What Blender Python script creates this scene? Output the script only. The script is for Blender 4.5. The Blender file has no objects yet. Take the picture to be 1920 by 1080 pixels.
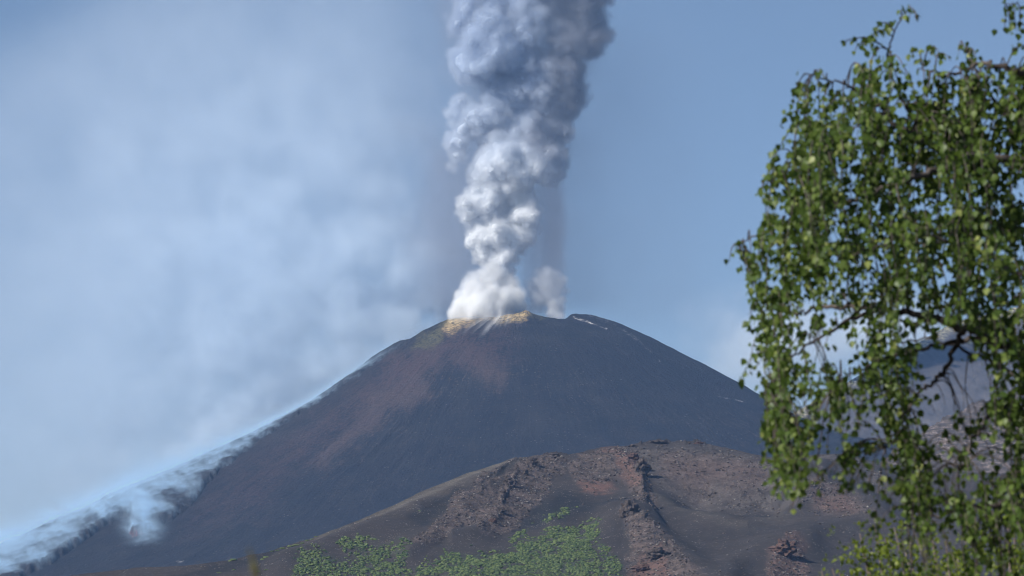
import bpy, math, random
import numpy as np
from mathutils import Vector, Matrix, noise as mnoise

random.seed(7)
rng = np.random.default_rng(11)
S = bpy.context.scene
COL = S.collection
R = math.radians

# ------------------------------------------------------------------ camera, sky, sun, exposure
PITCH = R(9.0)
LENS = 135.0
EYE = np.array([0.0, 0.0, 1.7])
cam_d = bpy.data.cameras.new("camera")
cam = bpy.data.objects.new("camera", cam_d)
COL.objects.link(cam)
cam.location = EYE.tolist()
cam.rotation_euler = (R(90) + PITCH, 0, 0)
cam_d.lens = LENS
cam_d.sensor_width = 36.0
cam_d.clip_start = 0.1
cam_d.clip_end = 200000.0
cam_d.dof.use_dof = True
cam_d.dof.focus_distance = 4500.0
cam_d.dof.aperture_fstop = 11.0
S.camera = cam

SUN_DIR = np.array([-0.70, -0.46, 0.60]); SUN_DIR /= np.linalg.norm(SUN_DIR)
SUN_EL = math.asin(SUN_DIR[2])
SUN_AZ = math.atan2(SUN_DIR[0], SUN_DIR[1])       # clockwise from +Y
W = bpy.data.worlds.new("World")
S.world = W
W.use_nodes = True
wn = W.node_tree
sky = wn.nodes.new("ShaderNodeTexSky")
sky.sky_type = 'NISHITA'
sky.sun_disc = False
sky.sun_elevation = SUN_EL
sky.sun_rotation = SUN_AZ
sky.altitude = 1900.0
sky.air_density = 1.0
sky.dust_density = 1.3
sky.ozone_density = 0.7
wn.links.new(sky.outputs[0], wn.nodes["Background"].inputs[0])
wn.nodes["Background"].inputs[1].default_value = 0.067
sun_d = bpy.data.lights.new("sun", 'SUN')
sun_d.energy = 5.0
sun_d.angle = R(0.5)
sun_d.color = (1.0, 0.965, 0.92)
sun = bpy.data.objects.new("sun", sun_d)
COL.objects.link(sun)
sun.rotation_euler = Vector(SUN_DIR.tolist()).to_track_quat('Z', 'Y').to_euler()
S.view_settings.view_transform = 'Standard'
S.view_settings.look = 'None'
S.view_settings.exposure = 0.5
S.view_settings.gamma = 1.0
S.cycles.use_denoising = True
S.cycles.filter_width = 1.05
S.cycles.max_bounces = 10
S.cycles.volume_bounces = 7
S.cycles.diffuse_bounces = 3
S.cycles.transmission_bounces = 4
S.cycles.transparent_max_bounces = 12
S.cycles.volume_step_rate = 1.4
S.cycles.volume_max_steps = 512

CT, ST = math.cos(PITCH), math.sin(PITCH)
FPX = 1920 * LENS / 36.0


def PV(px, py, Y):
    """point on the ray of photograph pixel (px, py) at world distance Y in front of the camera"""
    u = (np.asarray(px, float) - 960) / FPX
    v = (540 - np.asarray(py, float)) / FPX
    dy = CT - v * ST
    dz = ST + v * CT
    t = (Y - EYE[1]) / dy
    return np.stack([EYE[0] + u * t, Y + 0 * t, EYE[2] + dz * t], -1)


def proj(p):
    """world points to photograph pixels"""
    p = np.asarray(p, float) - EYE
    f = p[..., 1] * CT + p[..., 2] * ST
    up = -p[..., 1] * ST + p[..., 2] * CT
    return 960 + FPX * p[..., 0] / f, 540 - FPX * up / f


# ------------------------------------------------------------------ numpy helpers
_LAT = rng.random((256, 256)).astype(np.float32)


def vnoise2(x, y, seed=0):
    x = np.asarray(x, np.float64) + seed * 37.31
    y = np.asarray(y, np.float64) + seed * 91.77
    xi = np.floor(x).astype(np.int64); yi = np.floor(y).astype(np.int64)
    fx = x - xi; fy = y - yi
    fx = fx * fx * fx * (fx * (fx * 6 - 15) + 10)
    fy = fy * fy * fy * (fy * (fy * 6 - 15) + 10)
    x0 = xi & 255; x1 = (xi + 1) & 255; y0 = yi & 255; y1 = (yi + 1) & 255
    a = _LAT[x0, y0] * (1 - fx) + _LAT[x1, y0] * fx
    b = _LAT[x0, y1] * (1 - fx) + _LAT[x1, y1] * fx
    return (a * (1 - fy) + b * fy) * 2 - 1


def fbm2(x, y, octv=5, seed=0, gain=0.5, lac=2.03):
    s = 0; a = 1.0; t = 0
    for k in range(octv):
        c, sn = math.cos(0.6 * k), math.sin(0.6 * k)
        s = s + a * vnoise2((x * c - y * sn), (x * sn + y * c), seed + k * 3)
        t += a; a *= gain
        x = x * lac; y = y * lac
    return s / t


def ridged2(x, y, octv=5, seed=0, gain=0.5):
    s = 0; a = 1.0; t = 0
    for k in range(octv):
        c, sn = math.cos(0.7 * k), math.sin(0.7 * k)
        s = s + a * (1 - 2 * np.abs(vnoise2(x * c - y * sn, x * sn + y * c, seed + k * 5)))
        t += a; a *= gain
        x = x * 2.07; y = y * 2.07
    return s / t


def sstep(a, b, x):
    t = np.clip((x - a) / (b - a), 0, 1)
    return t * t * (3 - 2 * t)


def gnoise3(shape, cells, seed):
    """value noise on a regular grid, CELLS lattice cells along each axis (any floats)"""
    r = np.random.default_rng(seed)
    lat = r.random([int(math.ceil(c)) + 2 for c in cells]).astype(np.float32) * 2 - 1
    out = lat
    for ax in range(3):
        n = shape[ax]
        p = (np.arange(n, dtype=np.float32) + 0.5) / n * cells[ax] + r.random() * 0.9
        i = np.minimum(p.astype(int), lat.shape[ax] - 2)
        f = p - i
        f = f * f * f * (f * (f * 6 - 15) + 10)
        sh = [1, 1, 1]; sh[ax] = n
        f = f.reshape(sh).astype(np.float32)
        out = np.take(out, i, ax) * (1 - f) + np.take(out, i + 1, ax) * f
    return out


def gfbm3(shape, cells, octv, seed, gain=0.5, lac=2.0, billow=False):
    s = np.zeros(shape, np.float32); a = 1.0; t = 0
    for k in range(octv):
        n = gnoise3(shape, [c * lac ** k for c in cells], seed * 100 + k)
        s += a * (np.abs(n) * 2 - 0.6 if billow else n)
        t += a; a *= gain
    return s / t


def warp_idx(f, dx, dy, dz):
    """resample grid F at positions shifted by voxel offsets (nearest)"""
    n = f.shape
    i, j, k = np.ogrid[0:n[0], 0:n[1], 0:n[2]]
    i = np.clip(i + dx, 0, n[0] - 1).astype(np.int32)
    j = np.clip(j + dy, 0, n[1] - 1).astype(np.int32)
    k = np.clip(k + dz, 0, n[2] - 1).astype(np.int32)
    return f[i, j, k]


def poly_dist(px, py, pts, sx=1.0, sy=1.0):
    """(distance to a polyline, position 0..1 along it, signed side: + is to the right of travel in the picture)"""
    px = np.asarray(px, float) * sx; py = np.asarray(py, float) * sy
    best = np.full(px.shape, 1e9); tt = np.zeros(px.shape); sg = np.zeros(px.shape)
    n = len(pts) - 1
    for i in range(n):
        ax, ay = pts[i][0] * sx, pts[i][1] * sy
        bx, by = pts[i + 1][0] * sx, pts[i + 1][1] * sy
        dx, dy = bx - ax, by - ay
        L = dx * dx + dy * dy + 1e-9
        t = np.clip(((px - ax) * dx + (py - ay) * dy) / L, 0, 1)
        qx = px - ax - t * dx; qy = py - ay - t * dy
        d = np.hypot(qx, qy)
        m = d < best
        best = np.where(m, d, best)
        tt = np.where(m, (i + t) / n, tt)
        sg = np.where(m, (dx * qy - dy * qx) / (np.sqrt(L) * d + 1e-6), sg)
    return best, tt, sg


def in_poly(px, py, pts):
    px = np.asarray(px, float); py = np.asarray(py, float)
    c = np.zeros(px.shape, bool)
    j = len(pts) - 1
    for i in range(len(pts)):
        xi, yi = pts[i]; xj, yj = pts[j]
        m = ((yi > py) != (yj > py)) & (px < (xj - xi) * (py - yi) / (yj - yi + 1e-9) + xi)
        c ^= m
        j = i
    return c


def soft_poly(px, py, pts, soft):
    """1 inside, 0 outside, with a soft edge SOFT pixels wide"""
    d, _, _ = poly_dist(px, py, list(pts) + [pts[0]])
    s = np.where(in_poly(px, py, pts), d, -d)
    return sstep(-soft, soft, s)


def tag(o, label=None, cat=None, group=None, kind=None):
    if label: o["label"] = label
    if cat: o["category"] = cat
    if group: o["group"] = group
    if kind: o["kind"] = kind
    return o


def empty(name, loc=(0, 0, 0)):
    o = bpy.data.objects.new(name, None)
    o.location = loc
    COL.objects.link(o)
    return o


def mesh_obj(name, V, F, mat=None, parent=None, smooth=True, attrs=None, loc=None):
    """F: (n,4) or (n,3) int array"""
    V = np.asarray(V, np.float32); F = np.asarray(F, np.int32)
    if loc is not None:
        V = V - np.asarray(loc, np.float32)
    me = bpy.data.meshes.new(name)
    me.vertices.add(len(V)); me.vertices.foreach_set("co", V.ravel())
    k = F.shape[1]
    me.loops.add(F.size); me.loops.foreach_set("vertex_index", F.ravel())
    me.polygons.add(len(F))
    me.polygons.foreach_set("loop_start", np.arange(0, F.size, k, dtype=np.int32))
    me.polygons.foreach_set("use_smooth", np.full(len(F), smooth))
    me.update(calc_edges=True)
    for n, a in (attrs or {}).items():
        a = np.asarray(a, np.float32)
        if a.ndim == 1:
            at = me.attributes.new(n, 'FLOAT', 'POINT'); at.data.foreach_set("value", a)
        else:
            at = me.attributes.new(n, 'FLOAT_VECTOR', 'POINT'); at.data.foreach_set("vector", a.ravel())
    o = bpy.data.objects.new(name, me)
    if mat: me.materials.append(mat)
    COL.objects.link(o)
    if loc is not None: o.location = loc
    if parent is not None: o.parent = parent
    return o


def grid_faces(ni, nj, wrap=False):
    i = np.arange(ni - 1)[:, None]; j = np.arange(nj if wrap else nj - 1)[None, :]
    j2 = (j + 1) % nj
    return np.stack([i * nj + j, i * nj + j2, (i + 1) * nj + j2, (i + 1) * nj + j], -1).reshape(-1, 4)


# ------------------------------------------------------------------ material helpers
class NT:
    def __init__(s, name):
        s.m = bpy.data.materials.new(name); s.m.use_nodes = True
        s.t = s.m.node_tree; s.t.nodes.clear()
        s.out = s.t.nodes.new("ShaderNodeOutputMaterial")

    def n(s, typ, **kw):
        x = s.t.nodes.new(typ)
        ins = kw.pop("ins", {})
        for k, v in kw.items(): setattr(x, k, v)
        for k, v in ins.items():
            if isinstance(v, bpy.types.NodeSocket): s.t.links.new(v, x.inputs[k])
            else: x.inputs[k].default_value = v
        return x

    def l(s, a, b): s.t.links.new(a, b)

    def attr(s, name, vec=False):
        x = s.n("ShaderNodeAttribute", attribute_name=name)
        return x.outputs["Vector"] if vec else x.outputs["Fac"]

    def mixc(s, fac, a, b, blend='MIX'):
        x = s.n("ShaderNodeMix", data_type='RGBA', blend_type=blend)
        for sock, v in ((x.inputs[0], fac), (x.inputs[6], a), (x.inputs[7], b)):
            if isinstance(v, bpy.types.NodeSocket): s.l(v, sock)
            elif isinstance(v, (int, float)): sock.default_value = v
            else: sock.default_value = (*v[:3], 1)
        return x.outputs[2]

    def math(s, op, a, b=0.0, c=None, clamp=False):
        x = s.n("ShaderNodeMath", operation=op); x.use_clamp = clamp
        for i, v in enumerate((a, b) if c is None else (a, b, c)):
            if isinstance(v, bpy.types.NodeSocket): s.l(v, x.inputs[i])
            else: x.inputs[i].default_value = v
        return x.outputs[0]

    def ramp(s, f, lo, hi):
        x = s.n("ShaderNodeMapRange", interpolation_type='SMOOTHSTEP')
        s.l(f, x.inputs[0]); x.inputs[1].default_value = lo; x.inputs[2].default_value = hi
        return x.outputs[0]

    def noise(s, vec, scale, detail=6, rough=0.55, dist=0.0, sc=(1, 1, 1)):
        if sc != (1, 1, 1):
            mp = s.n("ShaderNodeVectorMath", operation='MULTIPLY', ins={0: vec, 1: sc}); vec = mp.outputs[0]
        x = s.n("ShaderNodeTexNoise", ins={"Vector": vec, "Scale": scale, "Detail": detail, "Roughness": rough, "Distortion": dist})
        return x.outputs[0]

    def obj(s):
        return s.n("ShaderNodeTexCoord").outputs["Object"]

    def rough(s, col, rough=0.9, height=None, dist=1.0, strength=1.0, spec=0.2):
        b = s.n("ShaderNodeBsdfPrincipled")
        if isinstance(col, bpy.types.NodeSocket): s.l(col, b.inputs["Base Color"])
        else: b.inputs["Base Color"].default_value = (*col, 1)
        b.inputs["Roughness"].default_value = rough
        b.inputs["Specular IOR Level"].default_value = spec
        if height is not None:
            bp = s.n("ShaderNodeBump", ins={"Height": height, "Distance": dist, "Strength": strength})
            s.l(bp.outputs[0], b.inputs["Normal"])
        s.l(b.outputs[0], s.out.inputs["Surface"])
        return b


def smoke_mat(name, color, density, aniso=0.0, absorb=None, color_socket=None):
    """a volume whose density is the object's own density grid"""
    t = NT(name)
    v = t.n("ShaderNodeVolumePrincipled")
    v.inputs["Color"].default_value = (*color, 1)
    v.inputs["Density"].default_value = density
    v.inputs["Density Attribute"].default_value = "density"
    v.inputs["Anisotropy"].default_value = aniso
    if absorb is not None: v.inputs["Absorption Color"].default_value = (*absorb, 1)
    if color_socket: t.l(color_socket(t), v.inputs["Color"])
    t.l(v.outputs[0], t.out.inputs["Volume"])
    return t.m


def voxels(name, D, lo, hi, mat, threshold=None):
    """An object that turns the density array D (nx,ny,nz) between the corners LO and HI into a smoke volume;
    with THRESHOLD the array becomes a closed surface instead."""
    n = D.shape
    D = np.array(D, np.float32)
    for a_ in range(3):
        D[tuple(slice(None) if q != a_ else [0, 1, -2, -1] for q in range(3))] = 0
    lo = np.asarray(lo, float); hi = np.asarray(hi, float)
    ext = hi - lo
    me = bpy.data.meshes.new(name)
    me.vertices.add(D.size)
    at = me.attributes.new("d", 'FLOAT', 'POINT')
    at.data.foreach_set("value", np.ascontiguousarray(D, np.float32).ravel())
    o = bpy.data.objects.new(name, me)
    COL.objects.link(o)
    o.location = lo.tolist()
    g = bpy.data.node_groups.new(name + "_grid", 'GeometryNodeTree')
    g.interface.new_socket(name="Geometry", in_out='INPUT', socket_type='NodeSocketGeometry')
    g.interface.new_socket(name="Geometry", in_out='OUTPUT', socket_type='NodeSocketGeometry')
    N = g.nodes.new; L = g.links.new
    gi = N("NodeGroupInput"); go = N("NodeGroupOutput")
    pos = N("GeometryNodeInputPosition")
    vm = N("ShaderNodeVectorMath"); vm.operation = 'MULTIPLY'
    L(pos.outputs[0], vm.inputs[0]); vm.inputs[1].default_value = [(n[a] - 1) / ext[a] for a in range(3)]
    va = N("ShaderNodeVectorMath"); va.operation = 'ADD'; va.inputs[1].default_value = (.5, .5, .5)
    L(vm.outputs[0], va.inputs[0])
    vf = N("ShaderNodeVectorMath"); vf.operation = 'FLOOR'; L(va.outputs[0], vf.inputs[0])
    sp = N("ShaderNodeSeparateXYZ"); L(vf.outputs[0], sp.inputs[0])
    m1 = N("ShaderNodeMath"); m1.operation = 'MULTIPLY_ADD'
    L(sp.outputs[0], m1.inputs[0]); m1.inputs[1].default_value = n[1]; L(sp.outputs[1], m1.inputs[2])
    m2 = N("ShaderNodeMath"); m2.operation = 'MULTIPLY_ADD'
    L(m1.outputs[0], m2.inputs[0]); m2.inputs[1].default_value = n[2]; L(sp.outputs[2], m2.inputs[2])
    f2i = N("FunctionNodeFloatToInt"); L(m2.outputs[0], f2i.inputs[0])
    na = N("GeometryNodeInputNamedAttribute"); na.data_type = 'FLOAT'; na.inputs[0].default_value = "d"
    si = N("GeometryNodeSampleIndex"); si.data_type = 'FLOAT'; si.domain = 'POINT'; si.clamp = True
    L(gi.outputs[0], si.inputs[0])
    L(na.outputs[0], [s for s in si.inputs if s.name == "Value" and s.enabled][0])
    L(f2i.outputs[0], si.inputs["Index"])
    vc = N("GeometryNodeVolumeCube")
    L(si.outputs[0], vc.inputs["Density"])
    vc.inputs["Min"].default_value = (0, 0, 0); vc.inputs["Max"].default_value = ext.tolist()
    for k, a in zip("XYZ", range(3)): vc.inputs["Resolution " + k].default_value = n[a]
    last = vc.outputs[0]
    if threshold is not None:
        tm = N("GeometryNodeVolumeToMesh")
        L(last, tm.inputs["Volume"]); tm.inputs["Threshold"].default_value = threshold
        last = tm.outputs[0]
    sm = N("GeometryNodeSetMaterial"); sm.inputs["Material"].default_value = mat
    L(last, sm.inputs[0]); L(sm.outputs[0], go.inputs[0])
    me.materials.append(mat)
    md = o.modifiers.new("grid", 'NODES'); md.node_group = g
    if threshold is None:
        return o
    dg = bpy.context.evaluated_depsgraph_get()
    ev = o.evaluated_get(dg)
    m2 = bpy.data.meshes.new_from_object(ev)
    m2.name = name
    loc = o.location.copy()
    bpy.data.objects.remove(o)
    bpy.data.meshes.remove(me)
    m2.polygons.foreach_set("use_smooth", np.full(len(m2.polygons), True))
    m2.materials.clear(); m2.materials.append(mat)
    ob = bpy.data.objects.new(name, m2)
    COL.objects.link(ob); ob.location = loc
    return ob

# ================================================================== THE GROUND SHEET
def interp(x, pts):
    return np.interp(x, [p[0] for p in pts], [p[1] for p in pts])


GPROF = [(-4000, -60), (-200, -4), (0, 0), (60, 0.6), (500, 14), (1200, 62), (1750, 110), (2600, 200), (3600, 265),
         (5000, 360), (6500, 470), (9000, 560), (14000, 300), (60000, -800)]


def build_ground():
    ys = np.concatenate([np.linspace(-3000, -50, 14), np.linspace(-40, 60, 26), np.geomspace(62, 50000, 110)])
    xs = np.concatenate([-np.geomspace(30000, 25, 60), np.linspace(-22, 22, 23), np.geomspace(25, 30000, 60)])
    Y, X = np.meshgrid(ys, xs, indexing='ij')
    Z = interp(Y, GPROF) + fbm2(X / 900, Y / 900, 4, 3) * 14 * sstep(200, 3000, np.abs(Y) + np.abs(X)) + fbm2(X / 9, Y / 9, 4, 8) * 0.18
    t = NT("black_sand")
    o = t.obj()
    c = t.mixc(t.ramp(t.noise(o, 0.8, 8, .6), .35, .7), (.05, .045, .043), (.09, .078, .07))
    t.rough(c, .95, t.noise(o, 3.0, 8, .65), .2, .6)
    tag(mesh_obj("ground", np.stack([X, Y, Z], -1).reshape(-1, 3), grid_faces(len(ys), len(xs)), t.m), kind="structure")


build_ground()

# ================================================================== THE VOLCANO
CX, CY = 8.0, 5000.0
RRIM = 86.0
SKY_L = [(850, 592), (790, 624), (700, 684), (640, 722), (570, 772), (500, 810), (430, 850), (360, 885), (270, 926), (140, 985), (0, 1050), (-200, 1135), (-600, 1240)]
SKY_R = [(1080, 584), (1112, 590), (1162, 608), (1222, 638), (1282, 671), (1342, 703), (1402, 735), (1442, 760), (1500, 795), (1560, 822), (1640, 846), (1800, 868), (2000, 890), (2500, 930)]
RIM = [(840, 600), (852, 592), (866, 589), (885, 590), (905, 593), (930, 592), (955, 588), (975, 583), (985, 579), (993, 582), (1010, 590), (1030, 594), (1058, 597),
       (1066, 592), (1074, 588), (1086, 587), (1100, 589), (1112, 593)]


def rz_profile(sk):
    q = PV([p[0] for p in sk], [p[1] for p in sk], CY)
    r = np.abs(q[:, 0] - CX)
    return np.concatenate([r, [1800.0]]), np.concatenate([q[:, 2], [max(150.0, q[-1, 2] - 150)]])


PL, PR = rz_profile(SKY_L), rz_profile(SKY_R)
PF = ([86, 200, 350, 500, 650, 800, 1000, 1500, 1800], [742, 688, 596, 507, 424, 360, 290, 170, 120])


def cone_z(x, y, detail=True):
    dx, dy = x - CX, y - CY
    r = np.hypot(dx, dy) + 1e-6
    ca, sa = dx / r, dy / r
    wl = np.maximum(0, -ca) ** 2; wr = np.maximum(0, ca) ** 2
    wf = np.maximum(0, -sa) ** 2; wb = np.maximum(0, sa) ** 2
    zl, zr, zf = np.interp(r, *PL), np.interp(r, *PR), np.interp(r, *PF)
    base = wl * zl + wr * zr + wf * zf + wb * (zr * .5 + zl * .5)
    # the crater's rim and the bowl inside it
    xr = np.clip(CX + RRIM * ca, CX - 95, CX + 100)
    yr = CY + RRIM * np.minimum(sa, -0.0) - 8
    px = 960 + (xr / (yr * 1.012)) * FPX
    zr_ = PV(px, np.interp(px, [p[0] for p in RIM], [p[1] for p in RIM]), yr)[..., 2]
    zr_ = zr_ - 9 * np.maximum(0, sa)
    base_rim = wl * np.interp(RRIM, *PL) + wr * np.interp(RRIM, *PR) + wf * np.interp(RRIM, *PF) + wb * .5 * (np.interp(RRIM, *PL) + np.interp(RRIM, *PR))
    z = base + (zr_ - base_rim) * np.exp(-np.maximum(0, r - RRIM) / 34.0)
    z = np.where(r < RRIM, zr_ - 60 * sstep(0, 1, (RRIM - r) / 60), z)
    if detail:
        a = np.arctan2(dy, dx)
        env = sstep(60, 160, r) * (1 - .6 * sstep(700, 1200, r))
        g = ridged2(a * 26 + .6 * fbm2(x / 90, y / 90, 3, 4), np.log(r) * 1.6, 4, 21)
        z = z + env * (g * (.15 + .8 * sstep(-.2, .5, fbm2(a * 7, r / 160, 3, 25)))) + fbm2(x / 160, y / 160, 4, 31) * 5.5 * sstep(100, 300, r)
        z = z + fbm2(x / 9, y / 9, 4, 41) * .9
        z = z + sstep(110, 60, r) * fbm2(x / 14, y / 14, 5, 43) * 3.5
    return z


def volcano_material():
    t = NT("volcanic_ash")
    o = t.obj()
    fl = t.attr("flow", True)
    fine = t.noise(o, .22, 9, .68)
    mid = t.noise(o, .02, 6, .6)
    wob = t.noise(o, .012, 5, .6)
    flw = t.n("ShaderNodeVectorMath", operation='ADD', ins={0: fl, 1: t.n("ShaderNodeCombineXYZ", ins={0: t.math('MULTIPLY', wob, 5.0)}).outputs[0]}).outputs[0]
    streak = t.math('ADD', t.math('MULTIPLY', t.noise(flw, .55, 9, .68, .5), .55), t.math('MULTIPLY', t.noise(o, .035, 9, .68), .45))
    streak2 = t.math('ADD', t.math('MULTIPLY', t.noise(flw, 1.7, 8, .66, .3), .5), t.math('MULTIPLY', fine, .5))
    c = t.mixc(t.ramp(streak, .38, .68), (.008, .0085, .0100), (.019, .0172, .0185))
    c = t.mixc(t.math('MULTIPLY', t.ramp(mid, .45, .7), .5), c, (.030, .0275, .027))
    pale = t.math('MULTIPLY', t.ramp(streak2, .51, .68), t.attr("pale"))
    c = t.mixc(pale, c, (.11, .085, .073))
    red = t.ramp(t.math('ADD', t.attr("red"), t.math('MULTIPLY', t.math('SUBTRACT', t.math('ADD', streak, fine), 1.0), 1.5)), .05, 1.25)
    red = t.math('MULTIPLY', red, t.ramp(t.attr("red"), .02, .3))
    c = t.mixc(red, c, (.080, .054, .047))
    mar = t.math('MULTIPLY', t.attr("maroon"), t.ramp(t.math('ADD', streak, fine), .85, 1.15))
    c = t.mixc(mar, c, (.060, .034, .034))
    olive = t.math('MULTIPLY', t.attr("olive"), t.ramp(t.math('ADD', fine, t.math('MULTIPLY', streak2, .5)), .55, .95))
    c = t.mixc(olive, c, (.12, .11, .04))
    sul = t.math('MULTIPLY', t.attr("sulphur"), t.ramp(t.math('ADD', fine, streak2), .70, 1.30))
    c = t.mixc(sul, c, (.62, .45, .22))
    wht = t.math('MULTIPLY', t.attr("white"), t.ramp(fine, .42, .66))
    c = t.mixc(wht, c, (.72, .70, .68))
    dark = t.math('MULTIPLY', t.attr("dark"), t.ramp(t.math('ADD', fine, streak2), .85, 1.15))
    c = t.mixc(dark, c, (.017, .017, .019))
    spk = t.n("ShaderNodeTexVoronoi", ins={"Vector": o, "Scale": .16})
    sp = t.math('MULTIPLY', t.math('LESS_THAN', spk.outputs["Distance"], .16), t.ramp(t.noise(o, .05, 4), .5, .64))
    c = t.mixc(t.math('MULTIPLY', sp, .6), c, (.16, .15, .145))
    h = t.math('ADD', t.math('MULTIPLY', fine, 1.0), t.math('MULTIPLY', streak2, .7))
    t.rough(c, .95, h, 4.5, 1.0)
    return t.m


def build_volcano():
    a = np.concatenate([np.linspace(-math.pi, .12, 1500, endpoint=False), np.linspace(.12, math.pi, 260, endpoint=False)])
    r = np.concatenate([np.linspace(2, 70, 22), np.linspace(72, 130, 60), np.geomspace(131.5, 900, 330), np.geomspace(915, 1800, 40)])
    Rr, A = np.meshgrid(r, a, indexing='ij')
    X, Y = CX + Rr * np.cos(A), CY + Rr * np.sin(A)
    Z = cone_z(X, Y)
    V = np.stack([X, Y, Z], -1).reshape(-1, 3)
    px, py = proj(V)
    rr = Rr.ravel(); aa = A.ravel(); front = np.sin(aa) < .25
    j1 = fbm2(px / 26, py / 26, 4, 51) * 18; j2 = fbm2(px / 60, py / 60, 4, 57) * 30

    def area(pts, soft):
        return soft_poly(px + j1 + j2 * .5, py + j2 * .4 + j1 * .6, pts, soft) * front
    red = area([(800, 625), (850, 640), (870, 650), (835, 668), (800, 695), (800, 740), (770, 770), (735, 775), (700, 800), (660, 845), (610, 880), (580, 880), (620, 830), (650, 780), (690, 730), (740, 690)], 34) * .85
    red = np.maximum(red, .45 * area([(560, 800), (660, 730), (760, 660), (840, 606), (860, 640), (760, 700), (640, 800), (520, 880)], 30))
    red = np.maximum(red, .8 * area([(850, 640), (885, 640), (925, 660), (950, 700), (930, 735), (880, 700), (850, 690)], 24))
    red = np.maximum(red, .3 * area([(960, 600), (1010, 600), (1000, 630), (950, 640)], 12))
    mar = .9 * area([(700, 690), (800, 630), (850, 615), (960, 625), (960, 660), (900, 690), (820, 680), (740, 730), (660, 770)], 25)
    mar = np.maximum(mar, .55 * area([(380, 930), (560, 800), (700, 690), (760, 700), (620, 840), (480, 960), (330, 1010)], 40))
    olive = area([(780, 622), (850, 590), (900, 592), (860, 615), (810, 640), (765, 650)], 8)
    olive = np.maximum(olive, .7 * area([(930, 590), (985, 575), (1050, 590), (1000, 604), (930, 606)], 6))
    sul = area([(842, 606), (854, 588), (905, 583), (960, 584), (1004, 590), (994, 606), (940, 606), (900, 606), (870, 616), (850, 632), (840, 622)], 9)
    d, tt, sg = poly_dist(px, py, [(1076, 595), (1100, 603), (1137, 617)])
    white = sstep(3.4, .6, d + np.abs(j1) * .22) * front
    d2, _, _ = poly_dist(px, py, [(1290, 730), (1340, 742), (1380, 750), (1425, 760)])
    white = np.maximum(white, .7 * sstep(2.2, .3, d2 + np.abs(j1) * .3) * sstep(1340, 1370, px) * front)
    d3, _, _ = poly_dist(px, py, [(1105, 590), (1150, 606), (1200, 640), (1240, 680)])
    white = np.maximum(white, .22 * sstep(5, 1, d3 + np.abs(j1) * .6) * front)
    d4, _, _ = poly_dist(px, py, [(332, 1052), (342, 1053)])
    white = np.maximum(white, .7 * sstep(2.4, .3, d4 + np.abs(j1) * .2) * front)
    dark = np.zeros(len(V))
    for q, w in (([(505, 930), (535, 915), (552, 905)], 6), ([(560, 920), (585, 905)], 7), ([(425, 1012), (450, 1005), (476, 998)], 5), ([(560, 1020), (600, 1005), (640, 985)], 7), ([(1095, 808), (1115, 803), (1128, 796)], 6),
                 ([(1385, 825), (1410, 822), (1440, 826)], 4), ([(500, 1024), (540, 1012), (600, 996)], 7), ([(590, 985), (625, 972)], 4), ([(665, 745), (690, 733)], 0.1), ([(818, 705), (822, 718)], 4)):
        dd, _, _ = poly_dist(px, py, q)
        dark = np.maximum(dark, sstep(w, w * .3, dd + j1 * .3))
    pale = .35 + .65 * area([(600, 900), (700, 760), (850, 660), (930, 640), (1000, 700), (1250, 780), (1420, 760), (1430, 840), (1100, 760), (950, 700), (800, 760)], 40)
    fl = np.stack([aa * 60, np.log(rr) * 3.2, np.zeros_like(rr)], -1)
    o = mesh_obj("volcano", V, grid_faces(len(r), len(a), True), volcano_material(), loc=(CX, CY, 0),
                 attrs=dict(red=red, maroon=mar, olive=olive, sulphur=sul, white=white, dark=dark * front, pale=pale * front, flow=fl))
    tag(o, "dark grey volcanic cone with reddish left flank and yellow crater rim", "volcano", kind="structure")


build_volcano()


# ------------------------------------------------------------------ terrain sheets lying in front of the eye as slopes
def slope_sheet(px, rows, Yof, H=None, back=None):
    """world grid over photograph columns PX and ROWS (bottom..skyline per column), standing at Yof(px,py); then a back slope"""
    PX = np.broadcast_to(px[None, :], rows.shape)
    Y = Yof(PX, rows)
    Q = PV(PX, rows, Y)
    if H is not None:
        Q[..., 2] += H(PX, rows, Q)
    if back:
        k = np.linspace(0.03, 1, 14)[:, None]
        top = Q[-1]
        B = np.repeat(top[None], 14, 0).copy()
        B[..., 1] += k * back[0]
        B[..., 2] -= k ** 1.5 * back[1]
        B[..., 0] += 0
        Q = np.concatenate([Q, B], 0)
    return Q


def settle(Q, px, left=None, right=None, front=350.0):
    """lets a slope run out into the ground in front, and at its ends where it has any"""
    w = np.ones(len(px))
    if left: w = w * sstep(left[0], left[1], px)
    if right: w = w * sstep(right[0], right[1], px)
    G = interp(Q[..., 1], GPROF) - 25.0
    Q[..., 2] = G + (Q[..., 2] - G) * w[None]
    k = np.linspace(1, .08, 12)[:, None]
    B = np.repeat(Q[:1], 12, 0).copy()
    B[..., 1] -= k * front
    B[..., 2] += (interp(B[..., 1], GPROF) - 25.0 - B[..., 2]) * sstep(0, 1, k)
    return np.concatenate([B, Q], 0)


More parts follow.
